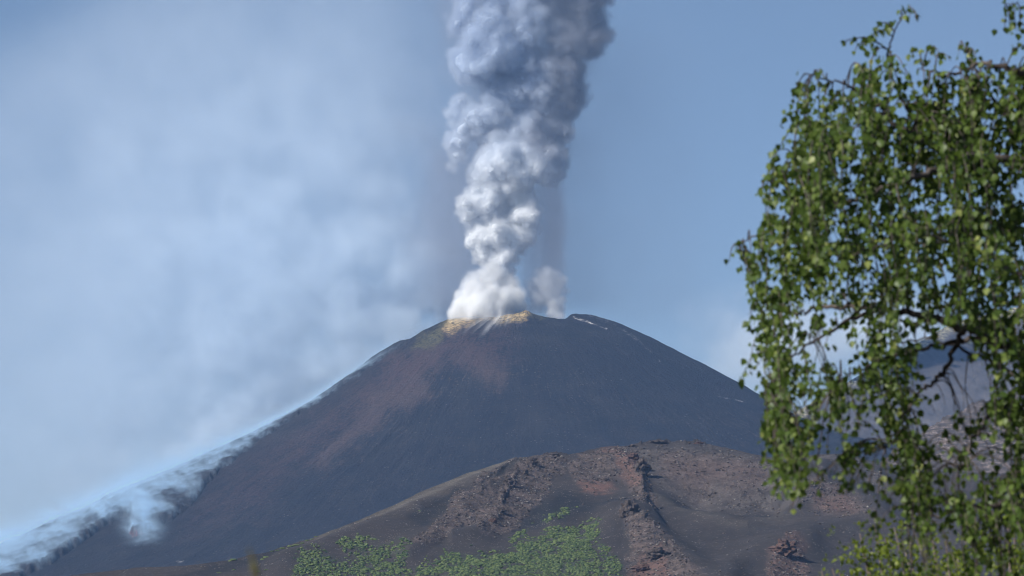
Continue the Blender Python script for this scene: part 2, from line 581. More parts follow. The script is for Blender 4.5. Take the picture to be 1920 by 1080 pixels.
# the second, paler crater cone far behind on the right
def build_far_cone():
    sk = [(1440, 800), (1500, 768), (1540, 742), (1580, 722), (1640, 690), (1700, 655), (1740, 634), (1760, 622), (1800, 605), (1840, 594), (1880, 586), (1920, 574), (2000, 566), (2150, 556), (2350, 560), (2600, 580)]
    px = np.linspace(1430, 2600, 420)
    top = interp(px, sk) + fbm2(px / 30, px * 0, 4, 5) * 3
    t_ = np.linspace(0, 1, 160)[:, None] ** .9
    rows = 960 + (top[None] - 960) * t_
    Q = slope_sheet(px, rows, lambda a, b: 4700 + (960 - b) * 2.2, lambda a, b, q: fbm2(q[..., 0] / 60, q[..., 1] / 60, 5, 9) * 5 + ridged2(q[..., 0] / 30 + q[..., 1] / 60, q[..., 1] / 400, 4, 12) * 2.0, back=(600, 300))
    Q = settle(Q, px, right=(2600, 2080))
    V = Q.reshape(-1, 3)
    X, Y = proj(V)
    tp = np.interp(X, px, top)
    rim = sstep(26, 4, Y - tp + fbm2(X / 20, Y / 20, 4, 15) * 12)
    t = NT("pale_cinder")
    o = t.obj()
    n1 = t.noise(o, .03, 8, .62, sc=(1, .35, .5)); n2 = t.noise(o, .25, 8, .65)
    c = t.mixc(t.ramp(n1, .35, .7), (.06, .057, .06), (.105, .096, .094))
    c = t.mixc(t.math('MULTIPLY', t.attr("rim"), t.ramp(n2, .38, .6)), c, (.42, .38, .24))
    t.rough(c, .95, t.math('ADD', n1, n2), 4.0, .8)
    o = mesh_obj("far_volcano", V, grid_faces(Q.shape[0], Q.shape[1]), t.m, attrs=dict(rim=rim))
    tag(o, "paler grey volcanic cone with yellowish rim behind the birch", "volcano", kind="structure")


build_far_cone()


# ================================================================== THE HILL OF OLD CINDER IN FRONT
HSKY = [(-300, 1120), (60, 1090), (170, 1074), (230, 1069), (255, 1064), (330, 1062), (380, 1058), (430, 1050), (470, 1040), (500, 1036), (540, 1022), (580, 1011), (640, 988), (720, 955), (800, 918), (880, 886), (940, 870), (985, 857), (1015, 852), (1035, 847),
        (1050, 848), (1065, 852), (1082, 850), (1100, 845), (1125, 839), (1150, 836), (1165, 837), (1180, 835), (1200, 830), (1225, 826), (1245, 825), (1262, 828), (1280, 827), (1310, 826), (1332, 834), (1370, 841), (1400, 849), (1430, 855), (1460, 860), (1500, 857),
        (1530, 853), (1590, 853), (1620, 862), (1660, 868), (1720, 878), (1800, 885), (1950, 890), (2300, 900)]


def hsky(x):
    return interp(x, HSKY)


def hill_Y(px, py):
    return 1750 + 1.55 * (1110 - py)


SLABS = ([(1035, 849), (1000, 885), (975, 912), (958, 935), (938, 958), (915, 985), (880, 1005), (830, 1020), (775, 1040)], )


def hill_masks(px, py):
    """patches of different stuff, painted shade and painted sun on the hill, in photograph pixels at the place where they stand"""
    j1 = fbm2(px / 22, py / 14, 4, 71) * 14; j2 = fbm2(px / 70, py / 40, 4, 73) * 26
    X, Y = px + j1 + j2 * .6, py + j1 * .5 + j2 * .35

    def A(pts, s): return soft_poly(X, Y, pts, s)
    m = {}
    rock = A([(1035, 850), (1062, 862), (1050, 890), (1010, 940), (990, 960), (965, 985), (930, 1000), (905, 1010), (870, 990), (840, 1015), (790, 1035), (770, 1030), (840, 980), (890, 940), (915, 930), (965, 900), (990, 875)], 6)
    rock = np.maximum(rock, .8 * A([(960, 870), (985, 865), (930, 910), (890, 940), (860, 965), (850, 960), (900, 915)], 5))
    rock = np.maximum(rock, A([(1090, 850), (1180, 840), (1205, 870), (1220, 920), (1235, 960), (1210, 975), (1190, 940), (1170, 905), (1140, 890), (1110, 920), (1075, 900), (1068, 875)], 8))
    rock = np.maximum(rock, A([(1165, 990), (1185, 970), (1200, 1000), (1240, 1020), (1290, 1080), (1330, 1110), (1190, 1110), (1180, 1030)], 9))
    rock = np.maximum(rock, A([(1445, 1050), (1490, 1020), (1510, 1040), (1520, 1110), (1430, 1110)], 8))
    rock = np.maximum(rock, .8 * A([(1500, 930), (1540, 915), (1600, 945), (1640, 990), (1590, 980), (1530, 965)], 14))
    m['rock'] = rock
    scree = A([(1180, 838), (1330, 832), (1400, 850), (1470, 865), (1500, 905), (1460, 940), (1400, 930), (1330, 935), (1270, 925), (1230, 900), (1205, 870)], 16)
    scree = np.maximum(scree, A([(1480, 856), (1600, 854), (1640, 875), (1560, 878), (1500, 872)], 6))
    scree = np.maximum(scree, .8 * A([(1460, 945), (1530, 920), (1560, 940), (1500, 960)], 6))
    scree = np.maximum(scree, .9 * A([(1590, 895), (1640, 890), (1700, 930), (1660, 935)], 6))
    m['scree'] = scree
    red = A([(1085, 905), (1135, 900), (1150, 912), (1110, 925), (1085, 918)], 6)
    red = np.maximum(red, .8 * A([(1125, 838), (1160, 838), (1170, 860), (1125, 858)], 6))
    red = np.maximum(red, .8 * A([(1160, 860), (1190, 865), (1200, 920), (1180, 920), (1165, 895)], 8))
    red = np.maximum(red, .75 * A([(1200, 1060), (1245, 1050), (1260, 1110), (1180, 1110)], 8))
    red = np.maximum(red, .55 * A([(1530, 940), (1580, 940), (1610, 975), (1545, 965)], 14))
    red = np.maximum(red, .5 * A([(1440, 1050), (1490, 1020), (1515, 1040), (1520, 1110), (1440, 1110)], 10))
    red = np.maximum(red, .35 * A([(1240, 850), (1420, 870), (1440, 900), (1300, 910), (1240, 890)], 20))
    m['red'] = red
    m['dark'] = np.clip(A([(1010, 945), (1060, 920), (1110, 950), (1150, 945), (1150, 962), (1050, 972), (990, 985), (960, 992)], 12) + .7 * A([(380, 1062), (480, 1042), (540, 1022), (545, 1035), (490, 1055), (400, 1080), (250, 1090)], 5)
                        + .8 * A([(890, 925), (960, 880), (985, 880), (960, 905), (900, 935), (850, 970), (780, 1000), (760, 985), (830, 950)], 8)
                        + .6 * A([(1220, 925), (1330, 935), (1320, 962), (1270, 950)], 12) + .6 * A([(1390, 940), (1450, 935), (1460, 955), (1400, 965)], 10), 0, 1)  # shade of the right-facing slopes and the bowl, put in as darker colour
    # the smooth crest along the left skyline has more gravel, its sunlit paleness put into the colour
    dsk = py - hsky(px)
    m['crest'] = sstep(46, 6, dsk + j1 * .6) * sstep(640, 760, px) * sstep(1000, 940, px)
    m['crest'] = np.maximum(m['crest'], .7 * sstep(14, 2, dsk + j1 * .5) * sstep(480, 640, px) * sstep(1050, 940, px))
    d, _, _ = poly_dist(X, Y, [(1225, 930), (1280, 955), (1340, 975), (1400, 985), (1460, 965), (1520, 940)])
    m['crest'] = np.maximum(m['crest'], .25 * sstep(14, 3, d))
    g = A([(1000, 1000), (1060, 985), (1100, 978), (1118, 990), (1120, 1010), (1110, 1030), (1130, 1060), (1140, 1110), (830, 1110), (860, 1075), (920, 1040), (960, 1025)], 12)
    g = np.maximum(g, A([(1120, 1020), (1140, 1035), (1170, 1060), (1175, 1080), (1160, 1110), (1145, 1100), (1135, 1060)], 6) * .8)
    g = np.maximum(g, A([(560, 1050), (590, 1048), (650, 1060), (700, 1040), (750, 1025), (765, 1035), (760, 1060), (770, 1110), (540, 1110), (555, 1070)], 13) * .8)
    g = np.maximum(g, A([(770, 1075), (830, 1050), (890, 1040), (930, 1030), (900, 1060), (860, 1085), (840, 1110), (760, 1110)], 13) * .8)
    g = np.maximum(g, A([(640, 1040), (660, 1030), (700, 1022), (710, 1027), (690, 1040), (645, 1050)], 3) * .8)
    g = np.maximum(g, A([(950, 1010), (970, 990), (990, 985), (985, 1000), (955, 1020)], 3) * .8)
    g = np.maximum(g, A([(1010, 972), (1055, 958), (1080, 956), (1050, 968), (1015, 980)], 2) * .5)
    m['green'] = g
    return m


def hill_H(px, py, q):
    """relief in metres above the even slope"""
    dsk = py - hsky(px)
    edge = sstep(0, 34, dsk)
    x, y = q[..., 0], q[..., 1]
    H = fbm2(x / 75, y / 75, 4, 61) * 3.0 * edge + fbm2(x / 14, y / 14, 4, 63) * .45
    m = hill_masks(px, py)

    def ridge(pts, wl, wr, h):
        d, t, s = poly_dist(px, py, pts)
        w = wl + (wr - wl) * (.5 + .5 * s)
        return h * np.exp(-(d / w) ** 2 * 1.2)
    # rocky rib from the notch on the skyline down to the left, steep on its right-hand side
    H += ridge([(1032, 852), (1000, 885), (975, 912), (955, 938), (935, 962), (915, 990)], 22, 60, 3.4) * edge
    H += ridge([(965, 888), (930, 918), (890, 950), (850, 985), (800, 1020), (770, 1040)], 16, 30, 2.8)
    H += ridge([(880, 885), (820, 930), (740, 970), (640, 1010), (540, 1050)], 60, 40, 5.0) * edge
    def scarp(pts, wl, wr, h, sc, seed):
        return ridge(pts, wl, wr, h) * sstep(-.15, .3, fbm2(px / sc, py / sc, 4, seed))
    H += scarp([(1030, 858), (1004, 886), (986, 904), (972, 918), (956, 932), (942, 952), (934, 970)], 3.0, 18, 1.7, 16, 171) * edge
    H += scarp([(1178, 862), (1192, 876), (1200, 892), (1204, 912), (1206, 932), (1212, 955)], 3.0, 20, 1.9, 16, 173) * edge
    H += scarp([(968, 876), (940, 905), (905, 940)], 3.5, 14, 1.2, 20, 175)
    H += scarp([(1205, 1000), (1240, 1030), (1290, 1075)], 3.5, 22, 1.4, 14, 177)
    H += ridge([(900, 1000), (880, 1008), (850, 1012)], 12, 12, 3.0)
    # rib with the dark scarp
    H += ridge([(1150, 842), (1175, 868), (1195, 885), (1203, 905), (1205, 930), (1212, 955), (1230, 985)], 12, 55, 3.2) * edge
    # mound and rib going down to the right from the green hollow
    H += ridge([(1160, 985), (1180, 985), (1215, 1010), (1270, 1055), (1330, 1100), (1380, 1140)], 34, 50, 6.5)
    H += ridge([(1040, 972), (1100, 962), (1160, 968), (1200, 990)], 30, 24, 3.0)
    # the shallow bowl on the right and its lip
    d, t, s = poly_dist(px / 1.9, py, [(1310 / 1.9, 930), (1440 / 1.9, 942)])
    H += -7.0 * np.exp(-(d / 26) ** 2)
    H += ridge([(1215, 925), (1270, 950), (1340, 972), (1400, 982), (1460, 962), (1520, 935), (1545, 918)], 24, 16, 3.4)
    # humps on the far right
    H += ridge([(1500, 935), (1545, 916), (1600, 932), (1680, 990)], 34, 30, 5.0)
    H += ridge([(1380, 1080), (1450, 1035), (1500, 1010), (1560, 995), (1640, 985)], 40, 34, 6.0)
    H += ridge([(1440, 1100), (1475, 1045), (1520, 1030)], 26, 26, 3.0)
    H += ridge([(1470, 900), (1560, 880), (1640, 900), (1720, 950)], 22, 20, 4.0)
    # rubble
    rk = m['rock']
    H += rk * (ridged2(x / 16, y / 16, 6, 65, .6) * 1.1 + np.maximum(0, fbm2(x / 4, y / 4, 3, 67)) * 1.0)
    H += m['scree'] * np.maximum(0, fbm2(x / 3.2, y / 3.2, 3, 69) - .1) * 1.3
    d, t, s = poly_dist(px, py, [(1165, 958), (1178, 952), (1188, 958)])
    H += -5.0 * np.exp(-(d / 4.5) ** 2)
    # skyline rocks
    H += sstep(10, 0, dsk) * sstep(1170, 1200, px) * sstep(1350, 1310, px) * np.maximum(0, fbm2(px / 6, py / 6, 3, 77)) * 2.2
    H += sstep(7, 0, dsk) * sstep(1010, 1030, px) * sstep(1075, 1050, px) * np.maximum(0, fbm2(px / 5, py / 5, 3, 79)) * 2.0
    return H


def hill_material():
    t = NT("old_cinder")
    o = t.obj()
    big = t.noise(o, .012, 6, .6); mid = t.noise(o, .09, 8, .65); fine = t.noise(o, .9, 6, .7)
    c = t.mixc(t.ramp(big, .35, .68), (.028, .0245, .0238), (.042, .035, .0325))
    c = t.mixc(t.math('MULTIPLY', t.ramp(mid, .48, .72), .6), c, (.028, .0245, .0245))
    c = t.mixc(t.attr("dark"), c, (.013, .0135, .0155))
    c = t.mixc(t.math('MULTIPLY', t.attr("crest"), t.ramp(t.math('ADD', mid, fine), .7, 1.2)), c, (.115, .10, .08))
    c = t.mixc(t.math('MULTIPLY', t.attr("rock"), t.ramp(t.math('ADD', mid, fine), .82, 1.18)), c, (.104, .077, .067))
    c = t.mixc(t.math('MULTIPLY', t.attr("scree"), t.ramp(t.math('ADD', mid, fine), .8, 1.2)), c, (.09, .077, .07))
    c = t.mixc(t.math('MULTIPLY', t.attr("red"), t.ramp(t.math('ADD', mid, fine), .7, 1.05)), c, (.115, .064, .050))
    gr = t.math('MULTIPLY', t.attr("green"), t.ramp(t.math('ADD', mid, fine), .9, 1.15))
    c = t.mixc(t.math('MULTIPLY', gr, .8), c, (.046, .070, .030))
    v = t.n("ShaderNodeTexVoronoi", ins={"Vector": o, "Scale": .42})
    v2 = t.n("ShaderNodeTexVoronoi", ins={"Vector": o, "Scale": 1.1})
    pb = t.math('MAXIMUM', t.math('MULTIPLY', t.math('LESS_THAN', v.outputs["Distance"], .2), t.ramp(mid, .52, .62)),
                t.math('MULTIPLY', t.math('LESS_THAN', v2.outputs["Distance"], .24), t.ramp(t.noise(o, .2, 4), .48, .62)))
    c = t.mixc(t.math('MULTIPLY', pb, .75), c, (.24, .215, .195))
    h = t.math('ADD', t.math('MULTIPLY', fine, .5), mid)
    t.rough(c, .95, h, 1.6, .8)
    return t.m


HILL = {}


def build_hill():
    px = np.linspace(-300, 2300, 1750)
    top = hsky(px) + fbm2(px / 25, px * 0, 4, 81) * 1.2
    t_ = np.linspace(0, 1, 430)[:, None] ** .92
    rows = np.maximum(1190, top + 60)[None] + (top - np.maximum(1190, top + 60))[None] * t_
    Q = slope_sheet(px, rows, hill_Y, hill_H, back=(420, 150))
    n = rows.shape[0]
    Q = settle(Q, px, (-300, -40), (2300, 2060))
    V = Q.reshape(-1, 3)
    PX = np.broadcast_to(px[None], rows.shape)
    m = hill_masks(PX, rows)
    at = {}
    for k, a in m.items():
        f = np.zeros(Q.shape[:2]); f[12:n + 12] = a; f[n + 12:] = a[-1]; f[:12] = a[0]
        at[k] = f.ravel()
    o = mesh_obj("hill", V, grid_faces(*Q.shape[:2]), hill_material(), attrs=at)
    tag(o, kind="structure")
    HILL.update(Q=Q[12:n + 12], px=px, rows=rows, m=m)


build_hill()


def hill_at(px, py):
    """surface point of the hill that was laid out at photograph pixel (px, py)"""
    i = np.clip(np.interp(px, HILL['px'], np.arange(len(HILL['px']))), 0, len(HILL['px']) - 1)
    i = np.round(i).astype(int)
    col = HILL['rows'][:, i]
    j = np.argmin(np.abs(col - np.asarray(py)[None]), axis=0)
    return HILL['Q'][j, i]


# rubble slope at the right, between the hill and the far cone
def build_right_ridge():
    sk = [(1600, 905), (1660, 862), (1700, 828), (1740, 800), (1775, 782), (1800, 772), (1835, 758), (1870, 744), (1920, 722), (2000, 700), (2200, 660), (2500, 650)]
    px = np.linspace(1590, 2500, 460)
    top = interp(px, sk) + fbm2(px / 12, px * 0, 4, 85) * 4
    t_ = np.linspace(0, 1, 240)[:, None]
    rows = 1120 + (top[None] - 1120) * t_

    def H(a, b, q):
        x, y = q[..., 0], q[..., 1]
        return fbm2(x / 50, y / 50, 4, 91) * 4 + ridged2(x / 9, y / 9, 5, 93) * 1.2 + np.maximum(0, fbm2(x / 3, y / 3, 3, 95)) * 1.4
    Q = slope_sheet(px, rows, lambda a, b: 1950 + (1120 - b) * 1.6, H, back=(400, 170))
    Q = settle(Q, px, right=(2500, 2060))
    V = Q.reshape(-1, 3)
    X, Y = proj(V)
    smooth = sstep(0, 6, 9 * np.sin((Y + X * .45) / 46 + fbm2(X / 60, Y / 60, 3, 98) * 2.2) - 1)
    t = NT("rubble_slope")
    o = t.obj()
    mid = t.noise(o, .09, 8, .65); fine = t.noise(o, .9, 6, .7)
    c = t.mixc(t.ramp(mid, .4, .65), (.06, .053, .052), (.10, .084, .078))
    pb = t.math('MULTIPLY', t.ramp(t.math('ADD', mid, fine), 1.0, 1.25), t.attr("rub"))
    c = t.mixc(pb, c, (.27, .22, .205))
    t.rough(c, .95, t.math('ADD', t.math('MULTIPLY', fine, .5), mid), 1.6, .9)
    tag(mesh_obj("ridge", V, grid_faces(*Q.shape[:2]), t.m, attrs=dict(rub=1 - .8 * smooth)), kind="structure")


build_right_ridge()

# ------------------------------------------------------------------ rocks and ground cover on the hill
def ico(sub):
    import bmesh
    bm = bmesh.new(); bmesh.ops.create_icosphere(bm, subdivisions=sub, radius=1.0)
    bm.verts.ensure_lookup_table()
    V = np.array([v.co[:] for v in bm.verts]); F = np.array([[v.index for v in f.verts] for f in bm.faces])
    bm.free()
    return V, F


ICO1, ICO2, ICO4 = ico(1), ico(2), ico(4)


def rock_material(name, lo, hi):
    t = NT(name)
    o = t.n("ShaderNodeNewGeometry").outputs["Position"]
    n = t.noise(o, .5, 8, .68); f = t.noise(o, 2.4, 6, .7)
    c = t.mixc(t.ramp(t.math('ADD', n, t.math('MULTIPLY', f, .4)), .5, .95), lo, hi)
    t.rough(c, .92, t.math('ADD', n, t.math('MULTIPLY', f, .6)), .9, .9)
    return t.m


M_ROCK = rock_material("weathered_lava", (.045, .036, .033), (.105, .082, .07))
M_ROCK_RED = rock_material("oxidised_lava", (.07, .042, .034), (.125, .076, .06))
M_ROCK_PALE = rock_material("pale_lava", (.12, .108, .10), (.21, .19, .175))


def crag(px, py, w, h, dep, label, mat, seed, jag=.38, name="rock_outcrop", up=.25):
    """one rock of W x H photograph pixels standing on the hill at (px, py)"""
    p = hill_at(np.array([px]), np.array([py]))[0]
    k = p[1] * 1.0125 / FPX
    V, F = ICO4
    V = V.copy()
    sd = Vector((seed * 3.7, seed * 1.3, seed * 7.1))
    out = np.empty_like(V)
    for i, v in enumerate(V):
        q = Vector(v)
        d = 1 + jag * (mnoise.ridged_multi_fractal(q * 1.15 + sd, 1.0, 2.1, 4, 1.0, 2.0) - 1.1) * .8 + .28 * mnoise.noise(q * 2.1 + sd)
        c = mnoise.cell(q * 2.6 + sd)
        out[i] = np.array(v) * max(.35, d + .16 * (c - .5))
    out *= np.array([w * k * .5, dep * k * .5, h * k * .5])
    out[:, 2] += h * k * up
    o = mesh_obj(name, out + p, F, mat, smooth=False, loc=p)
    tag(o, label, "rock")
    return o


CRAGS = [
    (1203, 900, 26, 30, 26, "dark jagged crag with a black shadowed face in the middle of the rocky rib", M_ROCK, 1, .5),
    (1213, 884, 15, 16, 16, "small ragged block just above the dark crag on the rocky rib", M_ROCK, 2, .5),
    (1188, 872, 20, 16, 20, "brownish lava block high on the rib below the red skyline patch", M_ROCK_RED, 3, .45),
    (1206, 930, 9, 14, 10, "narrow dark pillar of rock lower down the rocky rib", M_ROCK, 4, .4),
    (1211, 955, 13, 13, 12, "dark boulder at the foot of the rocky rib", M_ROCK, 5, .45),
    (1172, 957, 30, 9, 22, "flat overhanging slab with a black gap under it above the mound", M_ROCK, 6, .3),
    (1181, 1000, 34, 36, 34, "large dark lump of rock on top of the mound beside the green patch", M_ROCK, 7, .45),
    (1234, 1066, 40, 22, 34, "black craggy outcrop at the bottom edge right of the green patch", M_ROCK, 8, .55),
    (1205, 1078, 34, 18, 26, "reddish outcrop at the bottom edge beside the black one", M_ROCK_RED, 9, .45),
    (1236, 832, 37, 9, 26, "ragged row of rock on the highest point of the hill's skyline", M_ROCK, 10, .55),
    (1186, 838, 20, 7, 16, "low dark crag on the skyline right of the red patch", M_ROCK, 11, .5),
    (1311, 832, 22, 7, 18, "brown crag on the skyline at the right end of the summit", M_ROCK_RED, 12, .45),
    (1038, 855, 32, 9, 22, "pointed dark rock at the notch of the skyline where the rib begins", M_ROCK, 13, .5),
    (1000, 890, 18, 16, 14, "upper of the black shadowed rocks along the left rib", M_ROCK, 14, .55),
    (985, 905, 14, 15, 12, "second black shadowed rock down the left rib", M_ROCK, 15, .55),
    (953, 930, 18, 16, 14, "dark crag half way down the left rib", M_ROCK, 16, .55),
    (944, 946, 9, 8, 8, "small dark rock under the crag half way down the left rib", M_ROCK, 17, .45),
    (938, 968, 20, 14, 14, "lowest dark crag of the left rib", M_ROCK, 18, .55),
    (925, 988, 16, 10, 14, "brown crumbling rock below the lowest crag of the left rib", M_ROCK_RED, 19, .5),
    (1432, 931, 7, 4, 6, "small pale slab lying alone on the smooth slope near the birch leaves", M_ROCK_PALE, 20, .25),
    (1319, 884, 10, 4, 8, "flat grey slab in the rubble below the summit", M_ROCK, 21, .3),
    (1345, 883, 9, 6, 8, "dark boulder right of the flat slab in the rubble", M_ROCK, 22, .35),
    (1280, 849, 6, 6, 6, "dark block near the skyline of the rubble slope", M_ROCK, 23, .35),
    (1136, 904, 10, 8, 9, "dark stone at the right end of the red patch", M_ROCK, 24, .4),
    (1522, 936, 9, 9, 9, "dark boulder on the edge of the reddish hump beneath the hanging birch twigs", M_ROCK, 25, .4),
    (498, 1067, 6, 4, 5, "pale stone at the bottom edge beside the dry stalk", M_ROCK_PALE, 26, .25),
    (1168, 968, 12, 5, 10, "small pale slab just under the overhanging slab", M_ROCK_PALE, 27, .3),
    (1470, 1060, 46, 34, 40, "reddish crumbling outcrop at the bottom right of the bowl", M_ROCK_RED, 28, .4),
]
for c in CRAGS:
    crag(*c[:5], c[5], c[6], c[7], c[8], up=-.12 if c[1] < 860 else .25)


def scatter(name, label, cat, mat, n, weight, size, box, seed, flat=(.5, .8), sub=ICO1, sink=.2, rough=.3, smooth=False, power=2.2):
    """many small lumps over the hill as one object"""
    r = np.random.default_rng(seed)
    px = r.uniform(box[0], box[1], n * 6); py = r.uniform(box[2], box[3], n * 6)
    ok = py > hsky(px) + 1
    px, py = px[ok], py[ok]
    w = weight(px, py)
    ok = r.random(len(px)) < w
    px, py = px[ok][:n], py[ok][:n]
    P = hill_at(px, py)
    k = P[:, 1] * 1.0125 / FPX
    m = len(px)
    sz = size[0] + (size[1] - size[0]) * r.random(m) ** power
    V0, F0 = sub
    nv = len(V0)
    jit = 1 + rough * r.normal(size=(m, nv, 1)).clip(-1.6, 1.6)
    V = V0[None] * jit
    sc = np.stack([r.uniform(.7, 1.25, m), r.uniform(.7, 1.25, m), r.uniform(*flat, m)], -1) * (sz * k * .5)[:, None]
    V = V * sc[:, None]
    a = r.uniform(0, 6.28, m); ca, sa = np.cos(a)[:, None], np.sin(a)[:, None]
    V = np.stack([V[..., 0] * ca - V[..., 1] * sa, V[..., 0] * sa + V[..., 1] * ca, V[..., 2]], -1)
    V = V + P[:, None] + np.array([0, 0, 1.0]) * (sz * k * sink)[:, None, None]
    F = (F0[None] + (np.arange(m) * nv)[:, None, None]).reshape(-1, 3)
    tint = np.repeat(r.random(m), nv)
    o = mesh_obj(name, V.reshape(-1, 3), F, mat, smooth=smooth, attrs=dict(tint=tint))
    tag(o, label, cat, kind="stuff")
    return o


def tinted(name, stops, bump=None):
    t = NT(name)
    rp = t.n("ShaderNodeValToRGB"); t.l(t.attr("tint"), rp.inputs[0])
    e = rp.color_ramp.elements
    e[0].color = (*stops[0][1], 1); e[0].position = stops[0][0]
    e[1].color = (*stops[-1][1], 1); e[1].position = stops[-1][0]
    for p, c in stops[1:-1]:
        x = e.new(p); x.color = (*c, 1)
    o = t.n("ShaderNodeNewGeometry").outputs["Position"]
    c = t.mixc(t.math('MULTIPLY', t.ramp(t.noise(o, 1.6, 5, .7), .4, .65), .5), rp.outputs[0], (.02, .02, .015))
    t.rough(c, .9)
    return t.m


M_RUB = tinted("rubble_stone", [(0, (.05, .04, .036)), (.5, (.09, .071, .062)), (.85, (.13, .11, .10)), (1, (.25, .23, .21))])


def W_rub(px, py):
    m = hill_masks(px, py)
    pat = sstep(-.25, .35, fbm2(px / 30, py / 16, 4, 131))
    return np.clip(m['rock'] * .9 + m['scree'] * .6 * pat + .1 * m['red'] + .015 * pat, 0, 1) * (1 - .9 * m['green'])


scatter("rubble", "small stones strewn over the ribs and the summit slope of the hill", "rubble", M_RUB, 16000, W_rub, (1.1, 5.6), (300, 1700, 824, 1110), 141, power=4.5)
scatter("pebbles", "scattered pale pebbles on the smooth cinder slopes", "pebbles", tinted("pebble_stone", [(0, (.10, .085, .08)), (1, (.30, .28, .26))]), 1100,
        lambda x, y: .15 + .85 * sstep(14, 1, y - hsky(x)) * (x < 1000), (1.0, 3.0), (180, 1720, 824, 1110), 143, power=2)
M_GREEN = tinted("cushion_plants", [(0, (.036, .060, .022)), (.5, (.074, .108, .034)), (1, (.125, .155, .052))])


def W_green(px, py):
    g = hill_masks(px, py)['green']
    gap = sstep(-.42, .02, fbm2(px / 16, py / 7, 4, 151))
    n2 = fbm2(px / 7, py / 4, 3, 157)
    return np.clip(g * 1.3 + n2 * .5 * (g < .95), 0, 1) * g * (.10 + .90 * gap)


scatter("ground_cover", "green cushion plants covering the hollow at the foot of the hill", "plants", M_GREEN, 12000, W_green, (2.2, 8.0), (520, 1200, 940, 1115), 153, flat=(.45, .8), sub=ICO2, sink=.06, rough=.16, power=1.6)


def lone_cushions():
    spots = [(438, 1049, 16), (432, 1051, 9), (455, 1055, 0), (500, 1047, 13), (493, 1051, 10), (545, 1025, 13), (556, 1022, 14), (566, 1019, 10), (530, 1029, 12), (520, 1032, 9), (510, 1033, 8), (575, 1013, 9), (585, 1010, 8), (540, 1041, 6), (439, 1066, 8), (410, 1073, 9),
             (787, 975, 7), (1000, 975, 7), (1020, 965, 6), (548, 1046, 0), (485, 1075, 10), (500, 1076, 9), (592, 1005, 7), (670, 1018, 6)]
    r = np.random.default_rng(5)
    for px, py, w in spots:
        if not w: continue
        p = hill_at(np.array([px]), np.array([py + 1.0]))[0]
        k = p[1] * 1.0125 / FPX
        V = ICO2[0] * (1 + .14 * r.normal(size=(len(ICO2[0]), 1))) * np.array([w * k * .5, w * k * .42, w * k * .2])
        o = mesh_obj("cushion_plant", V + p, ICO2[1], M_GREEN, loc=p, smooth=False, attrs=dict(tint=np.full(len(V), r.uniform(.3, .9))))
        tag(o, "single green cushion plant standing apart from the big green patch on the bare cinder", "plant", group="lone cushion plants on the cinder")


lone_cushions()

# ================================================================== LAVA FLOW ON THE LEFT FLANK
FLOW_IN = [(806, 600), (790, 622), (745, 652), (700, 684), (640, 722), (600, 750), (570, 772), (535, 792), (500, 815), (470, 838), (440, 860), (408, 884), (390, 905), (375, 925), (358, 945), (340, 958), (322, 974), (300, 985), (275, 995), (250, 1008),
           (243, 1000), (250, 980), (238, 965), (225, 968), (205, 980), (170, 1005), (140, 1027), (90, 1058), (40, 1084), (-100, 1150), (-300, 1230)]


def flow_mask(px, py):
    """1 where the flow lies, by the photograph pixel of the bare flank"""
    pts = FLOW_IN + [(-500, 1250), (-500, 700), (400, 500), (700, 560)]
    return soft_poly(px + fbm2(px / 9, py / 9, 4, 101) * 5, py + fbm2(px / 9, py / 9, 4, 103) * 5, pts, 4)


def build_flow():
    a = np.linspace(-math.pi - .62, -2.1, 460)
    r = np.linspace(118, 1150, 640)
    Rr, A = np.meshgrid(r, a, indexing='ij')
    X, Y = CX + Rr * np.cos(A), CY + Rr * np.sin(A)
    Z = cone_z(X, Y)
    px, py = proj(np.stack([X, Y, Z], -1))
    m = np.maximum(flow_mask(px, py), sstep(-3.12, -3.28, A)) * sstep(-math.pi - .62, -math.pi - .5, A) * sstep(118, 160, Rr)
    T = 3.0 + 5.5 * sstep(300, 700, Rr) + 15 * np.exp(-((Rr - 190) / 55) ** 2) * sstep(-3.0, -3.3, A)
    rough = ridged2(X / 16, Z / 16 + Y / 40, 5, 111) * 1.0 + fbm2(X / 5, Z / 5, 4, 113) * 1.5 + fbm2(X / 40, Z / 40, 3, 114) * 1.6
    Z2 = Z - 2.0 + m * (T + 2.0) + m * rough * (.4 + .6 * sstep(300, 600, Rr))
    V = np.stack([X, Y, Z2], -1).reshape(-1, 3)
    F = grid_faces(len(r), len(a))
    keep = m.ravel()[F].max(1) > .01
    F = F[keep]
    used = np.unique(F); re = np.full(len(V), -1); re[used] = np.arange(len(used))
    hot = (sstep(22, 7, np.hypot(px - 252, (py - 1003) * 1.3)) * sstep(.95, .3, m)).ravel()[used]
    V = V[used]; F = re[F]
    loc = V.mean(0); loc[2] = V[:, 2].min()
    t = NT("fresh_lava")
    o = t.obj()
    n = t.noise(o, .12, 8, .7); f = t.noise(o, .5, 7, .7)
    c = t.mixc(t.ramp(n, .4, .65), (.016, .016, .018), (.045, .042, .042))
    b = t.rough(c, .9, t.math('ADD', n, f), 4.0, 1.0)
    glow = t.math('MULTIPLY', t.attr("hot"), t.ramp(f, .5, .66))
    b.inputs["Emission Color"].default_value = (1.0, .10, .03, 1)
    t.l(t.math('MULTIPLY', glow, .42), b.inputs["Emission Strength"])
    o = mesh_obj("lava_flow", V, F, t.m, loc=loc, attrs=dict(hot=hot))
    tag(o, "dark smoking lava flow down the left flank of the volcano, glowing red at one tip", "lava flow")


build_flow()


